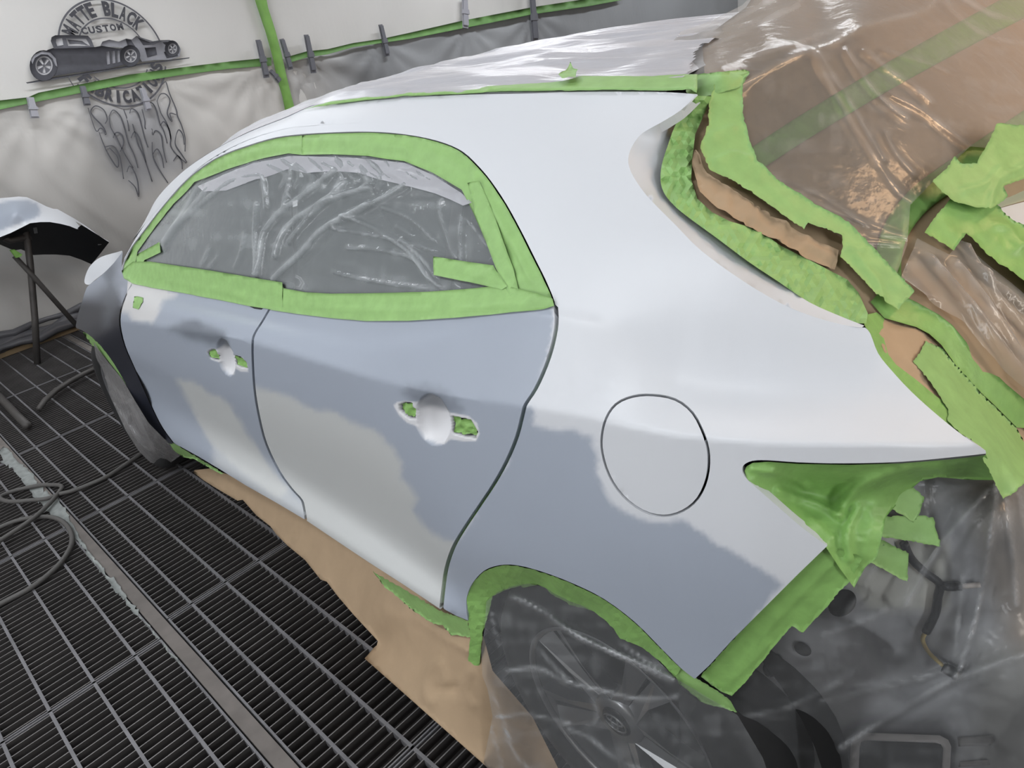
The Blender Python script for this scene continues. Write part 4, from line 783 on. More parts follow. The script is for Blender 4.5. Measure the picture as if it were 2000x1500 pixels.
# below: paper and tape between the quarter's rear edge and the slanting tape
lo = TPS([(x, y, 'b', .02) for x, y in TAILE[3::3]]+[(1727,621,'t',-.006),(1790,640,'t',-.006),(1866,712,'t',-.006),(1944,793,'t',-.006),(2000,850,'t',-.01),(1960,970,'y0.22'),(2000,944,'y0.26')])
sheet('masking_paper', [(1715,625),(1730,618),(1790,636),(1842,674),(1900,745),(1875,800),(1850,805),(1800,765),(1755,720),(1728,690),(1716,660)], lo, M_KRAFT, 'small brown paper patch showing behind the rear corner of the quarter panel', 'masking paper', step=8, off=-.002, wr=[(.005, 40, 2, .2), (.002, 14, 1.5, 1.)], rid=[([(1730,650),(1780,645),(1800,655)], .008, 7), ([(1745,690),(1790,715),(1815,744)], .006, 5)], seed=28)
sheet('masking_tape', np.concatenate([TAILE[1:], [(1935,880),(1905,850),(1870,800),(1830,775),(1790,742),(1750,712),(1735,692),(1726,660),(1725,632),(1728,621),(1712,610),(1690,615),(1688,634)]]), lo, M_TAPE2, 'crinkled green tape following the rear edge of the quarter panel', T, step=8, off=.002, wr=[(.003, 30, 1.5, 2.2)], crush=.0015, seed=29)
sheet('masking_tape', [(1808,666),(1840,680),(1866,712),(1896,744),(1940,792),(1986,836),(2000,862),(2030,900),(2000,944),(1985,960),(1960,974),(1948,955),(1932,918),(1920,895),(1926,884),(1905,866),(1880,850),(1850,822),(1852,800),(1816,744),(1784,706),(1796,690)], lo, M_TAPE, 'ragged light green tape from the slanting tape down past the quarter panel tip', T, step=7, off=.007, wr=[(.004, 26, 1.8, .8), (.002, 11, 1.5, 2.)], rid=[([(1845,725),(1875,722)], .007, 5), ([(1910,800),(1940,795)], .004, 4), ([(1930,880),(1960,900),(1975,925)], .006, 6), ([(1825,730),(1860,745)], .006, 6)], seed=30, jag=.8)
YMAX, ZLOW = 50., -.02
# --- tail lamp opening
rg_ = [(x, y) for x in range(1680, 2200, 85) for y in range(940, 1620, 85)]
rf = TPS([(x, y, 'T%.5f' % (t-.03)) for (x, y), t in zip(rg_, rp(np.array(rg_, float))[1])]+[(1340,1345,'y0.05'),(1600,1090,'y0.135'),(1500,1400,'y0.12'),(1400,1560,'y0.08'),(1440,1300,'y0.08'),(1560,1250,'y0.125'),(1450,1680,'y0.08')], reg=5e-4)
la = TPS([(x, y, 'b', .012) for x, y in LAMP[2::4]]+[(1560,960,'y0.13'),(1640,960,'y0.16'),(1700,1000,'y0.16'),(1760,940,'y0.2'),(1900,920,'y0.24'),(1940,935,'y0.24'),(1690,1105,'y0.13'),(1640,1080,'y0.11'),(1800,930,'y0.22'),(1720,1050,'y0.15'),(1668,1148,'y0.12')])
sheet('masking_tape', [(1454,920),(1458,911),(1470,904),(1500,902),(1560,906),(1660,908),(1760,905),(1860,897),(1926,889),(1938,918),(1945,938),(1890,937),(1832,932),(1797,940),(1780,955),(1760,975),(1730,1010),(1722,1050),(1712,1090),(1690,1108),(1668,1148),(1640,1110),(1614,1070),(1560,1029),(1520,994),(1480,959),(1460,938)], la, M_TAPE2, 'crumpled green tape lining the empty tail lamp opening', T, step=6, off=.001, wr=[(.010, 60, 2, -.5), (.007, 34, 3, .9), (.003, 13, 2, .2)], rid=[([(1470,915),(1540,930),(1575,950)], .010, 7), ([(1520,960),(1600,985),(1640,1010)], .012, 8), ([(1640,1000),(1680,950),(1760,920),(1830,915)], .022, 12), ([(1660,1090),(1655,1040),(1675,990)], .014, 9), ([(1580,1010),(1625,1050)], .006, 6)], seed=32)
for (pl, lb, sd) in (([(1735,960),(1752,958),(1783,952),(1806,971),(1797,1000),(1784,1021),(1748,996),(1728,985)], 'upper torn flag of green tape on the film beside the tail lamp opening', 33), ([(1715,1000),(1728,1008),(1800,1006),(1823,1011),(1830,1040),(1838,1067),(1722,1048),(1708,1040)], 'middle torn flag of green tape on the film beside the tail lamp opening', 34), ([(1715,1048),(1722,1054),(1775,1081),(1772,1137),(1700,1098),(1700,1080)], 'lowest torn flag of green tape on the film beside the tail lamp opening', 35)):
    sheet('masking_tape', pl, rf, M_TAPE, lb, T, step=7, off=.012-.002*(sd-33), wr=CR, seed=sd, jag=.9)
sheet('masking_tape', [(1610,1074),(1640,1085),(1692,1105),(1668,1148),(1568,1254),(1558,1245),(1548,1240),(1426,1376),(1400,1365),(1362,1336),(1440,1254),(1530,1160)], 'b', M_TAPE2, 'wide green tape along the lower rear edge of the quarter panel', T, step=8, off=-.014, wr=[(.0025, 34, 3, -.8), (.001, 12, 2, .4)], rid=[([(1640,1100),(1590,1150),(1530,1210),(1430,1320)], .003, 6), ([(1500,1270),(1420,1350)], .003, 5)], seed=36, jag=.5)
sheet('masking_tape', [(1306,1300),(1330,1311),(1357,1332),(1390,1352),(1426,1378),(1438,1399),(1400,1388),(1368,1380),(1345,1362),(1322,1342),(1312,1320)], 'b', M_TAPE, 'pointed green tape end at the bottom corner of the quarter panel', T, step=6, off=-.008, wr=CR, seed=37, jag=.7)
# --- rear corner film
sheet('masking_film', [(1325,1345),(1370,1372),(1430,1330),(1560,1195),(1650,1100),(1715,985),(1790,935),(1850,928),(1945,932),(1990,945),(2070,905),(2125,895),(2125,1500),(2060,1555),(1340,1600),(1310,1570),(1330,1450)], rf, M_FILM_D, 'clear film hanging over the bare rear corner where the bumper is missing', 'masking film', step=8, off=.0,
      rid=[([(1868,1318),(1905,1200),(1930,1060),(1945,945)], .018, 6), ([(1868,1320),(1780,1370),(1700,1420),(1640,1460)], .014, 8), ([(1870,1325),(1960,1290),(2060,1260)], .010, 10), ([(1940,945),(1880,1010),(1820,1090),(1770,1180)], .012, 10), ([(1960,960),(1975,1060),(1985,1180)], .010, 8), ([(1990,960),(2010,1080),(2040,1200)], .010, 8), ([(1600,1370),(1680,1350),(1760,1335),(1850,1310)], .008, 6), ([(1800,945),(1890,950)], .006, 4), ([(1880,1130),(1872,1200),(1865,1280)], .010, 9), ([(1600,1240),(1680,1215),(1730,1190)], .008, 8), ([(1740,1040),(1700,1120),(1650,1200)], .008, 8), ([(1450,1400),(1540,1380),(1640,1330)], .008, 7)], wr=[(.005, 70, 2, .5), (.002, 20, 3, .2)], thick=0, seed=38, dense=.4)
# --- wheel arches and sill
ain = [(919,1243),(914,1291),(936,1306),(943,1236),(956,1192),(962,1164),(990,1152),(1017,1144),(1022,1148),(1050,1142),(1068,1150),(1076,1160),(1108,1177),(1112,1182),(1156,1192),(1180,1210),(1196,1225),(1211,1247),(1250,1262),(1290,1292),(1318,1322)]
aa = TPS([(x, y, 'b', .006) for x, y in ARCH[4::4]]+[(962,1164,'y0.055'),(1050,1142,'y0.055'),(1156,1192,'y0.055'),(1211,1247,'y0.05'),(1318,1322,'y0.045'),(936,1300,'y0.035'),(914,1291,'y0.03'),(943,1236,'y0.045')])
sheet('masking_tape', np.concatenate([ARCH[3:]+[0, 1.5], ain]), aa, M_TAPE2, 'overlapping green tape folded into the rear wheel arch', T, step=9, off=.0, wr=[(.004, 40, 1.5, .5)], crush=.002, seed=39, jag=.5)
sa = TPS([(727,1119,'b',.01),(790,1160,'b',.01),(855,1192,'b',.01),(914,1214,'b',.012),(881,1240,'y0.045'),(797,1185,'y0.055'),(753,1148,'y0.06'),(918,1240,'y0.045')])
sheet('masking_tape', [(727,1115),(790,1152),(855,1190),(890,1203),(914,1213),(920,1245),(905,1243),(881,1240),(865,1222),(848,1218),(830,1208),(797,1185),(775,1165),(753,1148)], sa, M_TAPE, 'green tape under the sill ahead of the rear wheel', T, step=6, off=.0, wr=CRU[:1], seed=40, jag=.8)
skirt = [(380,918),(410,915),(480,938),(540,972),(660,1050),(790,1135),(860,1185),(915,1210),(945,1245),(962,1310),(1040,1400),(1090,1500),(1190,1680),(1150,1690),(1010,1560),(944,1492),(712,1286),(736,1260),(738,1252),(690,1200),(660,1165),(638,1136),(626,1132),(596,1094),(562,1066),(540,1044),(528,1028),(500,1006),(474,976),(464,978),(440,964),(400,942),(378,924)]
sk = TPS([(380,921,'z0.006'),(440,964,'z0.004'),(500,1006,'z0.004'),(562,1066,'z0.004'),(626,1132,'z0.004'),(690,1200,'z0.004'),(738,1252,'z0.004'),(712,1286,'z0.004'),(944,1492,'z0.004'),(1010,1560,'z0.004'),(1150,1680,'z0.004'),(480,938,'y0.21'),(540,972,'y0.21'),(660,1050,'y0.19'),(790,1135,'y0.145'),(860,1185,'y0.10'),(915,1212,'y0.07'),(962,1310,'y0.045'),(1060,1480,'z0.01'),(830,1290,'y0.03'),(760,1200,'y0.065')])
sheet('masking_paper', skirt, sk, M_KRAFT, 'long brown kraft paper hanging from the sill onto the floor grating', 'masking paper', step=9, off=.002, wr=[(.006, 70, 2, .7), (.002, 22, 2, .4)], zmin=.004, rid=[([(815,1205),(870,1245),(915,1270)], 0.0204, 9), ([(840,1370),(828,1350),(830,1320),(850,1295)], 0.0170, 10), ([(860,1345),(890,1345)], -0.0170, 9), ([(860,1295),(872,1340)], 0.0136, 7), ([(570,1030),(588,1040),(580,1062)], 0.0136, 4), ([(555,1030),(590,1035)], 0.0068, 4), ([(920,1310),(905,1345),(925,1380)], 0.0102, 8)], seed=44)
wf_ = TPS([(955,1180,'y0.052'),(1020,1140,'y0.055'),(1110,1170,'y0.055'),(1211,1247,'y0.05'),(1320,1330,'y0.045'),(1430,1390,'y0.045'),(945,1300,'y0.03'),(950,1490,'z0.012'),(1195,1420,'y0.03'),(1060,1300,'y0.03'),(1100,1540,'y-0.01'),(1300,1540,'y0.01'),(1460,1560,'y0.06'),(1000,1560,'z0.012'),(1130,1690,'z0.02'),(1500,1680,'y0.03')])
sheet('masking_film', [(950,1175),(985,1145),(1020,1138),(1060,1145),(1110,1172),(1160,1190),(1205,1235),(1260,1265),(1320,1325),(1400,1372),(1440,1396),(1490,1480),(1520,1570),(1530,1690),(1130,1700),(1020,1590),(944,1490),(962,1400),(952,1345),(942,1320),(940,1270),(946,1230)], wf_, M_FILM_D, 'clear film draped over the rear wheel', 'masking film', step=7, off=.0,
      rid=[([(1000,1165),(1060,1195),(1120,1235),(1180,1265),(1250,1295),(1320,1330)], .016, 5), ([(1075,1212),(1150,1255),(1230,1290),(1310,1330)], .012, 5), ([(990,1310),(1050,1305),(1100,1330),(1160,1345),(1250,1365),(1320,1360)], .016, 6), ([(965,1400),(1020,1395),(1060,1400),(1110,1412)], .010, 5), ([(960,1350),(985,1420),(1010,1480),(1080,1540)], .010, 5), ([(955,1420),(975,1480),(985,1540)], .008, 5), ([(958,1195),(965,1230),(975,1260)], .008, 4), ([(1050,1265),(1080,1300),(1110,1330)], .008, 6), ([(1110,1425),(1150,1440),(1200,1480),(1290,1520)], .010, 7), ([(1150,1345),(1165,1390),(1160,1410)], .008, 6), ([(1210,1255),(1260,1290),(1310,1320)], .008, 4)], wr=[(.004, 50, 2, .5), (.0015, 14, 3, .4)], thick=0, seed=45, dense=.5)
fa = TPS([(165,650,'y0.045'),(200,680,'y0.04'),(247,740,'y0.04'),(215,715,'y0.07'),(178,672,'y0.07'),(256,756,'y0.045')])
sheet('masking_tape', [(162,648),(172,651),(190,668),(215,697),(238,734),(254,756),(248,754),(230,733),(205,704),(188,690),(178,672),(168,660)], fa, M_TAPE, 'narrow green tape on the edge of the front wheel arch', T, step=5, off=.004, wr=CR, seed=46, jag=.5)
ba = TPS([(190,690,'y0.05'),(255,765,'y0.03'),(320,855,'y0.035'),(345,868,'y0.06'),(350,895,'y0.10'),(312,910,'z0.03'),(292,900,'z0.06'),(240,830,'y0.04'),(200,735,'y0.08'),(280,830,'y0.01')])
M_FILM_B = film_mat('wheel_bag', lin((150, 148, 148)), .28, .22, [(22, .7, .012, (1, 1, .7)), (70, .4, .003, (1, 1, 1))])
sheet('masking_film', [(183,668),(192,682),(212,708),(240,742),(262,780),(290,826),(322,858),(345,866),(352,890),(330,906),(312,911),(292,902),(270,880),(245,840),(220,785),(200,735),(187,695)], ba, M_FILM_B, 'crumpled smoky film bag around the front wheel', 'masking film', step=5, off=.0, rid=[([(205,735),(225,760),(240,775)], .012, 5), ([(215,765),(240,785),(262,775)], .012, 5), ([(225,800),(255,840),(280,865)], .008, 5), ([(250,780),(275,830),(300,880)], .008, 5), ([(320,865),(322,890)], .008, 4)], wr=[(.008, 20, 1.5, 1.1), (.004, 9, 1.3, .3)], thick=0, seed=47, dense=.5)
fs = TPS([(328,866,'b',.004),(352,872,'b',.004),(400,900,'b',.006),(435,922,'b',.006),(338,882,'y0.08'),(370,892,'y0.08'),(400,908,'y0.08')])
sheet('masking_tape', [(326,865),(340,866),(356,876),(400,902),(437,925),(432,926),(400,909),(380,897),(358,893),(338,882)], fs, M_TAPE, 'thin green tape under the sill at the bottom of the front door', T, step=5, off=.002, wr=CR, seed=48, jag=.5)
# ------------------------------------------------------------------ wall: tape, clips, mural
def wallp(P, off=.03): return on_plane(P, 0, WX+off)
def wall_sheet(name, poly, m, off, label=None, cat=None, thick=.001, parent=None, step=14, wob=0., seed=1):
    V, F, lp = triangulate(np.asarray(poly, float), step); P = wallp(V, off)
    if wob: P[:, 0] += wob*vnoise(V, 25, seed)
    n = len(P); R = lp[0]; k = len(R)
    VV = np.concatenate([P, P-[thick, 0, 0]]); FF = [tuple(f) for f in F]+[(R[i], n+R[i], n+R[(i+1) % k], R[(i+1) % k]) for i in range(k)]
    o = obj(name, new_mesh(name, VV, FF, None, [True]*len(F)+[False]*k), m, parent)
    if label: tag(o, label, cat)
    return o
M_WTAPE = mat('wall_tape', lin((128, 176, 88)), .55, noise=(9, .18)); M_WTAPE2 = mat('wall_tape_dark', lin((104, 146, 82)), .6, noise=(9, .2))
wall_sheet('wall_tape', [(485,-40),(512,-40),(524,15),(538,60),(549,100),(560,150),(574,205),(580,240),(562,240),(552,190),(541,150),(532,110),(518,60),(503,15)], M_WTAPE, .062, 'green tape running up the wall as an upright', T, wob=.004)
wall_sheet('wall_tape', [(-400,262),(-60,206),(0,196),(55,190),(75,181),(150,166),(250,146),(350,132),(450,120),(530,112),(530,128),(450,134),(350,147),(250,163),(150,183),(75,198),(0,214),(-60,226),(-400,284)], M_WTAPE2, .055, 'green tape running level across the painted logo on the wall', T, wob=.003)
wall_sheet('wall_tape', [(558,112),(600,100),(640,96),(690,84),(745,76),(800,64),(905,40),(1040,14),(1210,-12),(1215,0),(1150,12),(1040,28),(905,55),(800,76),(745,84),(690,92),(640,106),(600,112),(560,124)], M_WTAPE2, .075, 'green tape running level along the top of the grey sheet', T, wob=.003)
M_CLIP = mat('clip_grey', lin((112, 113, 120)), .5); M_CLIPL = mat('clip_pale', lin((168, 168, 176)), .45)
for (a, b, wpx, m, lb) in (((503,78),(520,152),10,M_CLIP,'long grey clip just left of the green upright'), ((527,138),(546,159),8,M_CLIP,'short dark clip slanting beside the green upright'), ((549,76),(567,136),9,M_CLIP,'grey clip on the right side of the green upright'), ((597,68),(612,143),10,M_CLIP,'grey clip second to the right of the green upright'),
        ((742,48),(756,110),9,M_CLIP,'grey clip on the wall above the front of the car roof'), ((906,-10),(908,55),13,M_CLIPL,'pale twisted clip on the wall above the middle of the roof'), ((1037,-20),(1045,83),14,M_CLIP,'longest grey clip on the wall, furthest right'), ((58,190),(68,231),12,M_CLIPL,'pale clip at the far left of the level green tape'),
        ((160,168),(170,206),10,M_CLIP,'grey clip on the left edge of the lower logo lettering'), ((276,172),(290,216),10,M_CLIPL,'pale clip on the right of the lower logo lettering')):
    A, B = wallp([a], .07)[0], wallp([b], .07)[0]; root = empty('sheet_clip', tuple(B)); tag(root, lb, 'clip', 'clips holding the wall sheets')
    d = Vector(A-B); L = d.length; d.normalize(); s = d.cross(Vector((1, 0, 0))).normalized(); hw = wpx/2*np.linalg.norm(A-CAM)/FPX
    for nm, x0, x1, t0, t1, wk in (('jaw', .0, .012, 0, 1, 1), ('jaw', .018, .028, .08, .96, .85), ('spring', .004, .034, .42, .56, 1.15)):
        mb = MB(); q = [s*(-hw*wk)+d*(L*t0), s*(hw*wk)+d*(L*t0), s*(hw*wk*.8)+d*(L*t1), s*(-hw*wk*.8)+d*(L*t1)]; mb.prism([v+Vector((x0, 0, 0)) for v in q], (x1-x0, 0, 0)); mb.build(nm, m, root)
# mural
M_INK = mat('mural_ink', lin((92, 92, 98)), .7, noise=(20, .12)); M_INK2 = mat('mural_ink_dark', lin((70, 70, 76)), .7, noise=(16, .2)); M_INKL = mat('mural_ink_pale', lin((178, 177, 180)), .7); M_INKM = mat('mural_ink_mid', lin((138, 138, 144)), .7, noise=(16, .15))
MUR = tag(empty('wall_mural', (WX+.05, 1.55, 1.0)), 'grey airbrushed hot rod logo with lettering and flames on the wall', 'mural')
def mpart(o): o.parent = MUR; o.matrix_parent_inverse = Matrix.Translation(MUR.location).inverted(); return o
def mpoly(name, L, m, off=.048, step=20): return mpart(wall_sheet(name, L, m, off, step=step))
def k3(L): return [(x/3.75, y/3.75) for x, y in L]
BC = np.array([1.60, 1.812]); BR = .365
def arcband(name, r0, r1, a0, a1, m, off=.046):
    t = np.radians(np.linspace(a0, a1, 40)); V = [(WX+off, BC[0]+r0*math.cos(a), BC[1]+r0*math.sin(a)) for a in t]+[(WX+off, BC[0]+r1*math.cos(a), BC[1]+r1*math.sin(a)) for a in t]; n = len(t)
    F = [(i, i+1, n+i+1, n+i) for i in range(n-1)]; mpart(obj(name, new_mesh(name, V, F, smooth=False), m))
arcband('badge_ring', BR-.006, BR+.006, 4, 160, M_INK); arcband('badge_ring',   .236, .245, 18, 150, M_INK); arcband('badge_ring', BR-.006, BR+.006, 205, 338, M_INK); arcband('badge_ring', .232, .241, 212, 325, M_INK)
def glyphs(ch):
    c = bpy.data.curves.new('glyph', 'FONT'); c.body = ch; c.size = 1; c.offset = .05; c.resolution_u = 3; o = bpy.data.objects.new('glyph', c); COL.objects.link(o)
    bpy.context.view_layer.update(); me = bpy.data.meshes.new_from_object(o.evaluated_get(bpy.context.evaluated_depsgraph_get())); V = np.array([v.co[:2] for v in me.vertices]) if len(me.vertices) else np.zeros((0, 2)); F = [tuple(p.vertices) for p in me.polygons]
    bpy.data.objects.remove(o); bpy.data.meshes.remove(me); bpy.data.curves.remove(c); return V, F
def arc_text(txt, rad, h, a0, a1, m, inner=False, sq=1., off=.05):
    Vs = []; Fs = []; n = 0; chars = [c for c in txt]; tot = len(chars)
    for i, ch in enumerate(chars):
        if ch == ' ': continue
        V, F = glyphs(ch); w = V[:, 0].max()-V[:, 0].min(); cx = (V[:, 0].max()+V[:, 0].min())/2; a = math.radians(a0+(a1-a0)*(i+.5)/tot); cell = abs(math.radians(a1-a0))/tot*rad*.9
        x = (V[:, 0]-cx)/w*min(cell, w*h*1.2); y = V[:, 1]/.72*h
        if not inner: r = rad+y; th = a-x/rad
        else: r = rad-y+h; th = a+x/rad
        mpart(obj('letter', new_mesh('letter', [(WX+off, BC[0]+rr*math.cos(tt), BC[1]+rr*math.sin(tt)) for rr, tt in zip(r, th)], F, smooth=False), m))
arc_text('MATTE BLACK', .260, .092, 148, 30, M_INK2); arc_text('FABRICATIONS', .255, .082, 200, 340, M_INK2, True)
def flat_text(txt, p0, p1, h, m, off=.05):
    A, B = wallp([p0], off)[0], wallp([p1], off)[0]; d = Vector(B-A); L = d.length; d.normalize(); up = Vector((0, -d.z, d.y)); Vs = []; Fs = []; n = 0
    for i, ch in enumerate(txt):
        V, F = glyphs(ch); w = V[:, 0].max()-V[:, 0].min(); cell = L/len(txt)*.86; x = (V[:, 0]-V[:, 0].min())/w*cell+L*(i+.07)/len(txt); y = V[:, 1]/.72*h
        mpart(obj('letter', new_mesh('letter', [tuple(Vector(A)+d*xx+up*yy) for xx, yy in zip(x, y)], F, smooth=False), m))
flat_text('CUSTOM', (160,67), (243,57), .042, M_INK2)
mpoly('ground_line', k3([(190,604),(420,562),(800,505),(1050,462),(1390,420),(1385,428),(1050,474),(800,518),(430,578),(200,612)]), M_INK2, .052)
mpoly('car_body', k3([(300,395),(350,365),(395,350),(700,345),(745,335),(800,345),(890,360),(900,420),(905,475),(780,508),(560,530),(430,552),(330,560),(250,500),(240,440)]), M_INK2, .053)
mpoly('car_cabin', k3([(372,300),(378,272),(405,258),(520,256),(645,262),(668,288),(690,345),(560,352),(395,356)]), M_INK, .054)
for L in ([(412,285),(455,280),(465,330),(420,338),(410,310)], [(485,282),(630,284),(660,335),(500,338)]): mpoly('car_window', k3(L), M_INKL, .0565)
mpoly('window_shade', k3([(495,290),(600,300),(650,332),(560,320),(510,322)]), M_INK, .058)
mpoly('engine', k3([(735,335),(750,305),(800,290),(870,305),(925,282),(965,290),(1000,262),(1050,280),(1120,302),(1180,294),(1240,292),(1300,318),(1325,360),(1315,415),(1240,438),(1130,440),(1040,452),(1000,390),(900,350)]), M_INKM, .0525)
for L in ([(775,380),(800,376),(806,470),(785,474)], [(815,374),(840,372),(846,462),(825,466)], [(855,372),(875,370),(880,452),(862,458)]): mpoly('side_pipe', k3(L), M_INKM, .056)
for L in ([(920,285),(960,292),(990,340),(940,350)], [(1010,275),(1100,310),(1180,300),(1120,325),(1050,330)], [(1060,350),(1140,345),(1150,400),(1080,420)], [(1190,310),(1250,305),(1300,340),(1250,360)], [(1200,380),(1290,370),(1305,410),(1220,425)]): mpoly('engine_shadow', k3(L), M_INK2, .0555)
for (cx, cy, rx, ry, nm) in ((85,128,27,30,0), (254,109,20,21,1), (336,95,14,16,2)):
    mpoly('tyre_drawing', circ(cx, cy, rx, ry), M_INK2, .057, 30); mpoly('rim_drawing', circ(cx+1, cy, rx*.62, ry*.62), M_INKL, .0595, 30); mpoly('rim_drawing', circ(cx+1, cy, rx*.52, ry*.52), M_INK, .0605, 30)
    for q in range(5):
        a = q*1.257+.3; mpoly('spoke_drawing', [(cx+1+r*rx*math.cos(a+s), cy+r*ry*math.sin(a+s)) for r, s in ((.1, -.5), (.5, -.22), (.5, .22), (.1, .5))], M_INKL, .0615, 30)
mpoly('fender_drawing', k3([(225,440),(250,400),(310,372),(370,385),(410,430),(420,490),(405,480),(385,430),(350,400),(300,398),(255,425),(238,470)]), M_INKM, .062)
FL = [[(135,143),(148,163),(160,175)], [(645,790),(690,930),(712,962),(730,940),(752,945),(775,985),(765,945),(735,905),(690,860),(665,815),(700,775),(760,805),(785,870),(770,905)], [(725,965),(760,1060),(800,1140),(860,1225),(860,1150),(800,1080)], [(770,1075),(830,1070),(870,1130),(890,1210),(905,1310)], [(800,850),(830,805),(880,850),(910,930),(940,1040),(985,1140),(1010,1230)], [(800,850),(810,930),(850,1000),(910,1120),(975,1230)],
      [(830,1010),(850,970),(890,985),(905,1050),(880,1110)], [(905,800),(930,870),(945,960)], [(950,830),(965,795),(1010,830),(1040,930),(1060,1010),(1085,1080)], [(955,860),(980,940),(1010,1050),(1050,1140),(1115,1330)], [(960,1010),(985,965),(1020,1010),(1050,1110),(1070,1190)], [(930,1260),(950,1215),(985,1260),(1010,1340),(1015,1440),(990,1370),(940,1320)], [(1040,800),(1060,880),(1065,940),(1110,945),(1115,985)],
      [(1060,800),(1100,750),(1140,790),(1170,900),(1200,960),(1225,1050)], [(1150,740),(1175,690),(1215,690),(1245,740),(1225,830),(1260,890),(1245,830),(1290,840)], [(1150,740),(1180,830),(1220,900),(1250,1000),(1250,1070),(1300,1140),(1365,1195)], [(1190,620),(1215,600),(1240,680),(1290,800),(1300,850),(1330,920),(1355,1010),(1355,1110)], [(1290,990),(1310,950),(1340,990),(1350,1060)], [(1290,990),(1285,1060),(1330,1130),(1370,1190)],
      [(1120,990),(1140,955),(1180,990),(1195,1090),(1220,1190)], [(1115,1040),(1120,1140),(1160,1230),(1230,1340)], [(1120,1130),(1150,1090),(1185,1150),(1200,1230)], [(1175,920),(1200,890),(1240,950),(1250,1020)], [(1270,1180),(1300,1140),(1330,1180),(1335,1240)], [(500,565),(540,630),(580,650)]]
for L in FL[1:]: mpoly('flame_line', band(k3(L), [1.3, 2.6, 1.6] if len(L) > 3 else 1.8, 5), M_INK, .052, 12)

# ------------------------------------------------------------------ loose panel on a stand
PX = -4.95
M_PRIM = mat('panel_primer', (.5, .5, .5), .4, attr=True)
BP = tag(empty('bumper_cover', (PX, .2, .95)), 'loose silver and grey bumper cover with black underside, lying on the stand', 'bumper cover')
def bpart(o): o.parent = BP; o.matrix_parent_inverse = Matrix.Translation(BP.location).inverted(); return o
k8 = lambda L: [(x/4.412, 360+y/4.412) for x, y in L]
shell = [(-150,440),(-100,405),(-40,390),(0,387)]+k8([(90,112),(160,105),(230,110),(310,145),(400,190),(455,210),(495,213),(560,250),(650,300),(720,345),(770,380),(850,440),(945,497),(900,480),(820,425),(745,375),(700,345),(650,320),(690,365),(695,385),(660,385),(600,360),(520,340),(430,325),(350,325),(260,335),(190,370),(90,420),(0,455)])+[(-40,482),(-110,505),(-150,500)]
bt = TPS([(-150,470,'x-5.05'),(-40,388,'x-5.15'),(0,387,'x-5.15'),(45,384,'x-5.15'),(100,405,'x-5.15'),(160,440,'x-5.1'),(213,473,'x-5.05'),(0,463,'x-4.85'),(40,442,'x-4.85'),(100,434,'x-4.85'),(150,446,'x-4.9'),(-40,485,'x-4.85'),(30,415,'x-4.88')])
def col_bp(V):
    c = np.tile(SILV*.95, (len(V), 1)); return pmix(c, V, k8([(-100,160),(0,160),(130,140),(230,135),(320,170),(350,210),(345,265),(250,310),(130,350),(0,400),(-100,430)]), BLUE*.95, 3, seed=4, nz=1)
bpart(panel('shell', shell, M_PRIM, None, step=6, flange=.01, colfn=col_bp, spec=bt))
under = k8([(-60,480),(0,455),(90,420),(190,370),(260,335),(350,325),(430,325),(520,340),(600,360),(660,385),(700,350),(745,375),(850,440),(940,500),(870,590),(790,690),(700,650),(600,615),(480,605),(380,605),(290,610),(230,580),(180,560),(120,570),(60,545),(0,520),(-60,500)])
bpart(panel('inner_face', under, mat('raw_black_plastic', lin((24, 26, 30)), .6), None, step=8, flange=.005, spec=TPS([(-10,470,'x-4.9'),(60,440,'x-4.9'),(150,450,'x-4.95'),(213,473,'x-5.06'),(180,515,'x-5.3'),(90,497,'x-5.3'),(0,480,'x-5.1')])))
bpart(panel('bracket', k8([(835,490),(865,490),(875,520),(845,525)]), M_RIM, None, step=5, flange=.004, spec='x-5.08'))
bpart(panel('bracket', k8([(285,375),(318,370),(325,420),(295,425)]), M_INNER if False else mat('bracket_grey', lin((60, 62, 64)), .6), None, step=5, flange=.004, spec='x-4.93'))
M_STAND = mat('stand_steel', lin((78, 75, 73)), .55, metal=.3, noise=(14, .2))
def at(px, py, x): return on_plane([(px, py)], 0, x)[0]
foot = on_plane([(73, 711)], 2, .0)[0]; fx = foot[0]
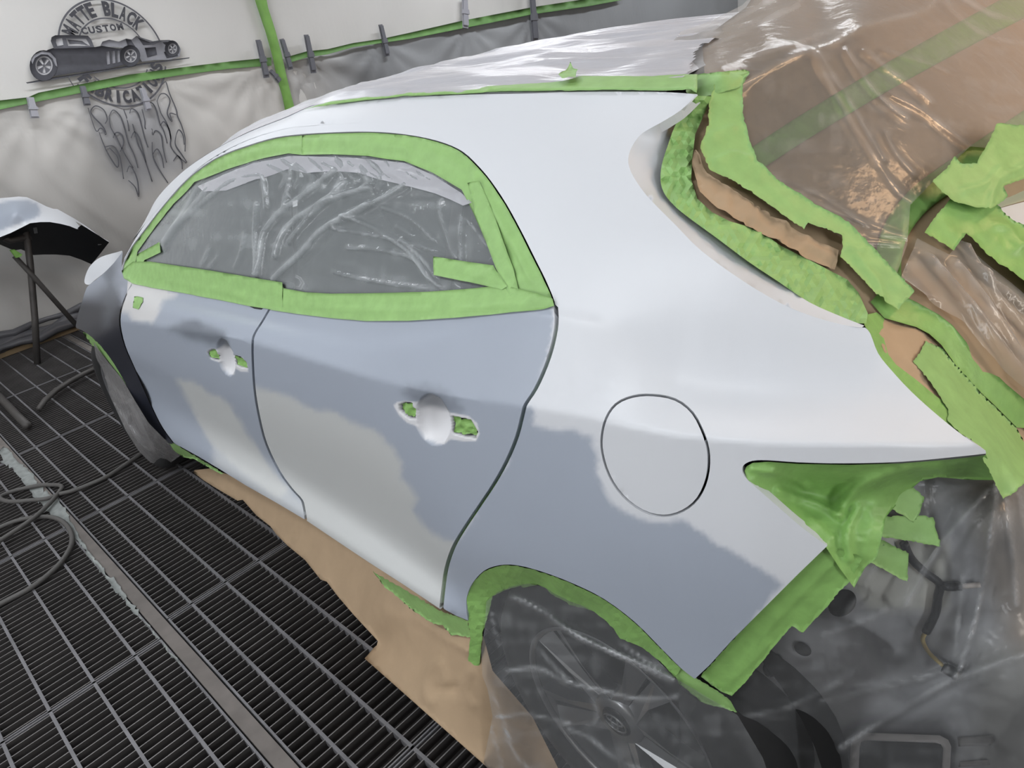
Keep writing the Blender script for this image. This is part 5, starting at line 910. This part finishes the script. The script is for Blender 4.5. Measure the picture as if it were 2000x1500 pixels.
ST = tag(empty('panel_stand', tuple(foot)), 'grey steel tube trestle stand under the loose bumper cover', 'stand')
def spart(name, mb): o = mb.build(name, M_STAND, ST); o.matrix_parent_inverse = Matrix.Translation(ST.location).inverted(); return o
mb = MB(); mb.tube([at(50, 445, fx), at(59, 515, fx), at(68, 620, fx), (foot[0], foot[1], .0)], .021, 10); spart('leg', mb)
mb = MB(); mb.tube([at(28, 500, fx), at(65, 540, fx+.03), at(150, 636, fx+.05)], .017, 10); spart('brace', mb)
fl = [on_plane([q], 2, .03)[0] for q in [(-30,752),(0,776),(30,808),(54,832)]]; mb = MB(); mb.tube(fl, .022, 10); spart('foot_bar', mb)
fl = [on_plane([q], 2, .04)[0] for q in [(76,799),(88,782),(110,762),(140,743),(166,729),(200,713)]]; mb = MB(); mb.tube(fl, .016, 10); spart('foot_bar', mb)
mb = MB(); mb.tube([at(-30, 450, fx), at(20, 470, fx), at(60, 462, fx)], .02, 10); spart('cross_bar', mb)
sheet('masking_tape', [(18,488),(28,487),(44,497),(40,502),(30,504)], 'x%.3f' % (fx+.08), M_WTAPE, 'green tape scrap on the brace of the panel stand', T, step=5, off=0)
# ------------------------------------------------------------------ air hose on the grating
def hose(L, z):
    S = spline(L, 5); return [tuple(on_plane([q], 2, zz)[0]) for q, zz in zip(S, np.interp(np.linspace(0, 1, len(S)), np.linspace(0, 1, len(z)), z))]
mb = MB(); mb.tube(hose([(-40,1205),(0,1180),(60,1148),(110,1108),(136,1072),(140,1044),(124,1020),(100,1010),(76,1010),(40,1015),(0,1030),(-50,1058),(-70,1090),(-40,1085),(0,1056),(60,1016),(96,984),(118,958),(121,952),(116,948),(100,947),(76,948),(30,958),(4,968),(1,974),(20,980),(60,977),(90,974),(120,964),(140,959),(170,948),(210,930),(250,904),(280,883),(300,868)],
                          [.011, .011, .011, .011, .011, .012, .03, .03, .012, .011, .012, .028, .03, .012, .011, .011, .011]), .0095, 10)
tag(mb.build('air_hose', mat('hose_rubber', lin((84, 82, 80)), .6)), 'dark grey air hose looped on the floor grating', 'hose')
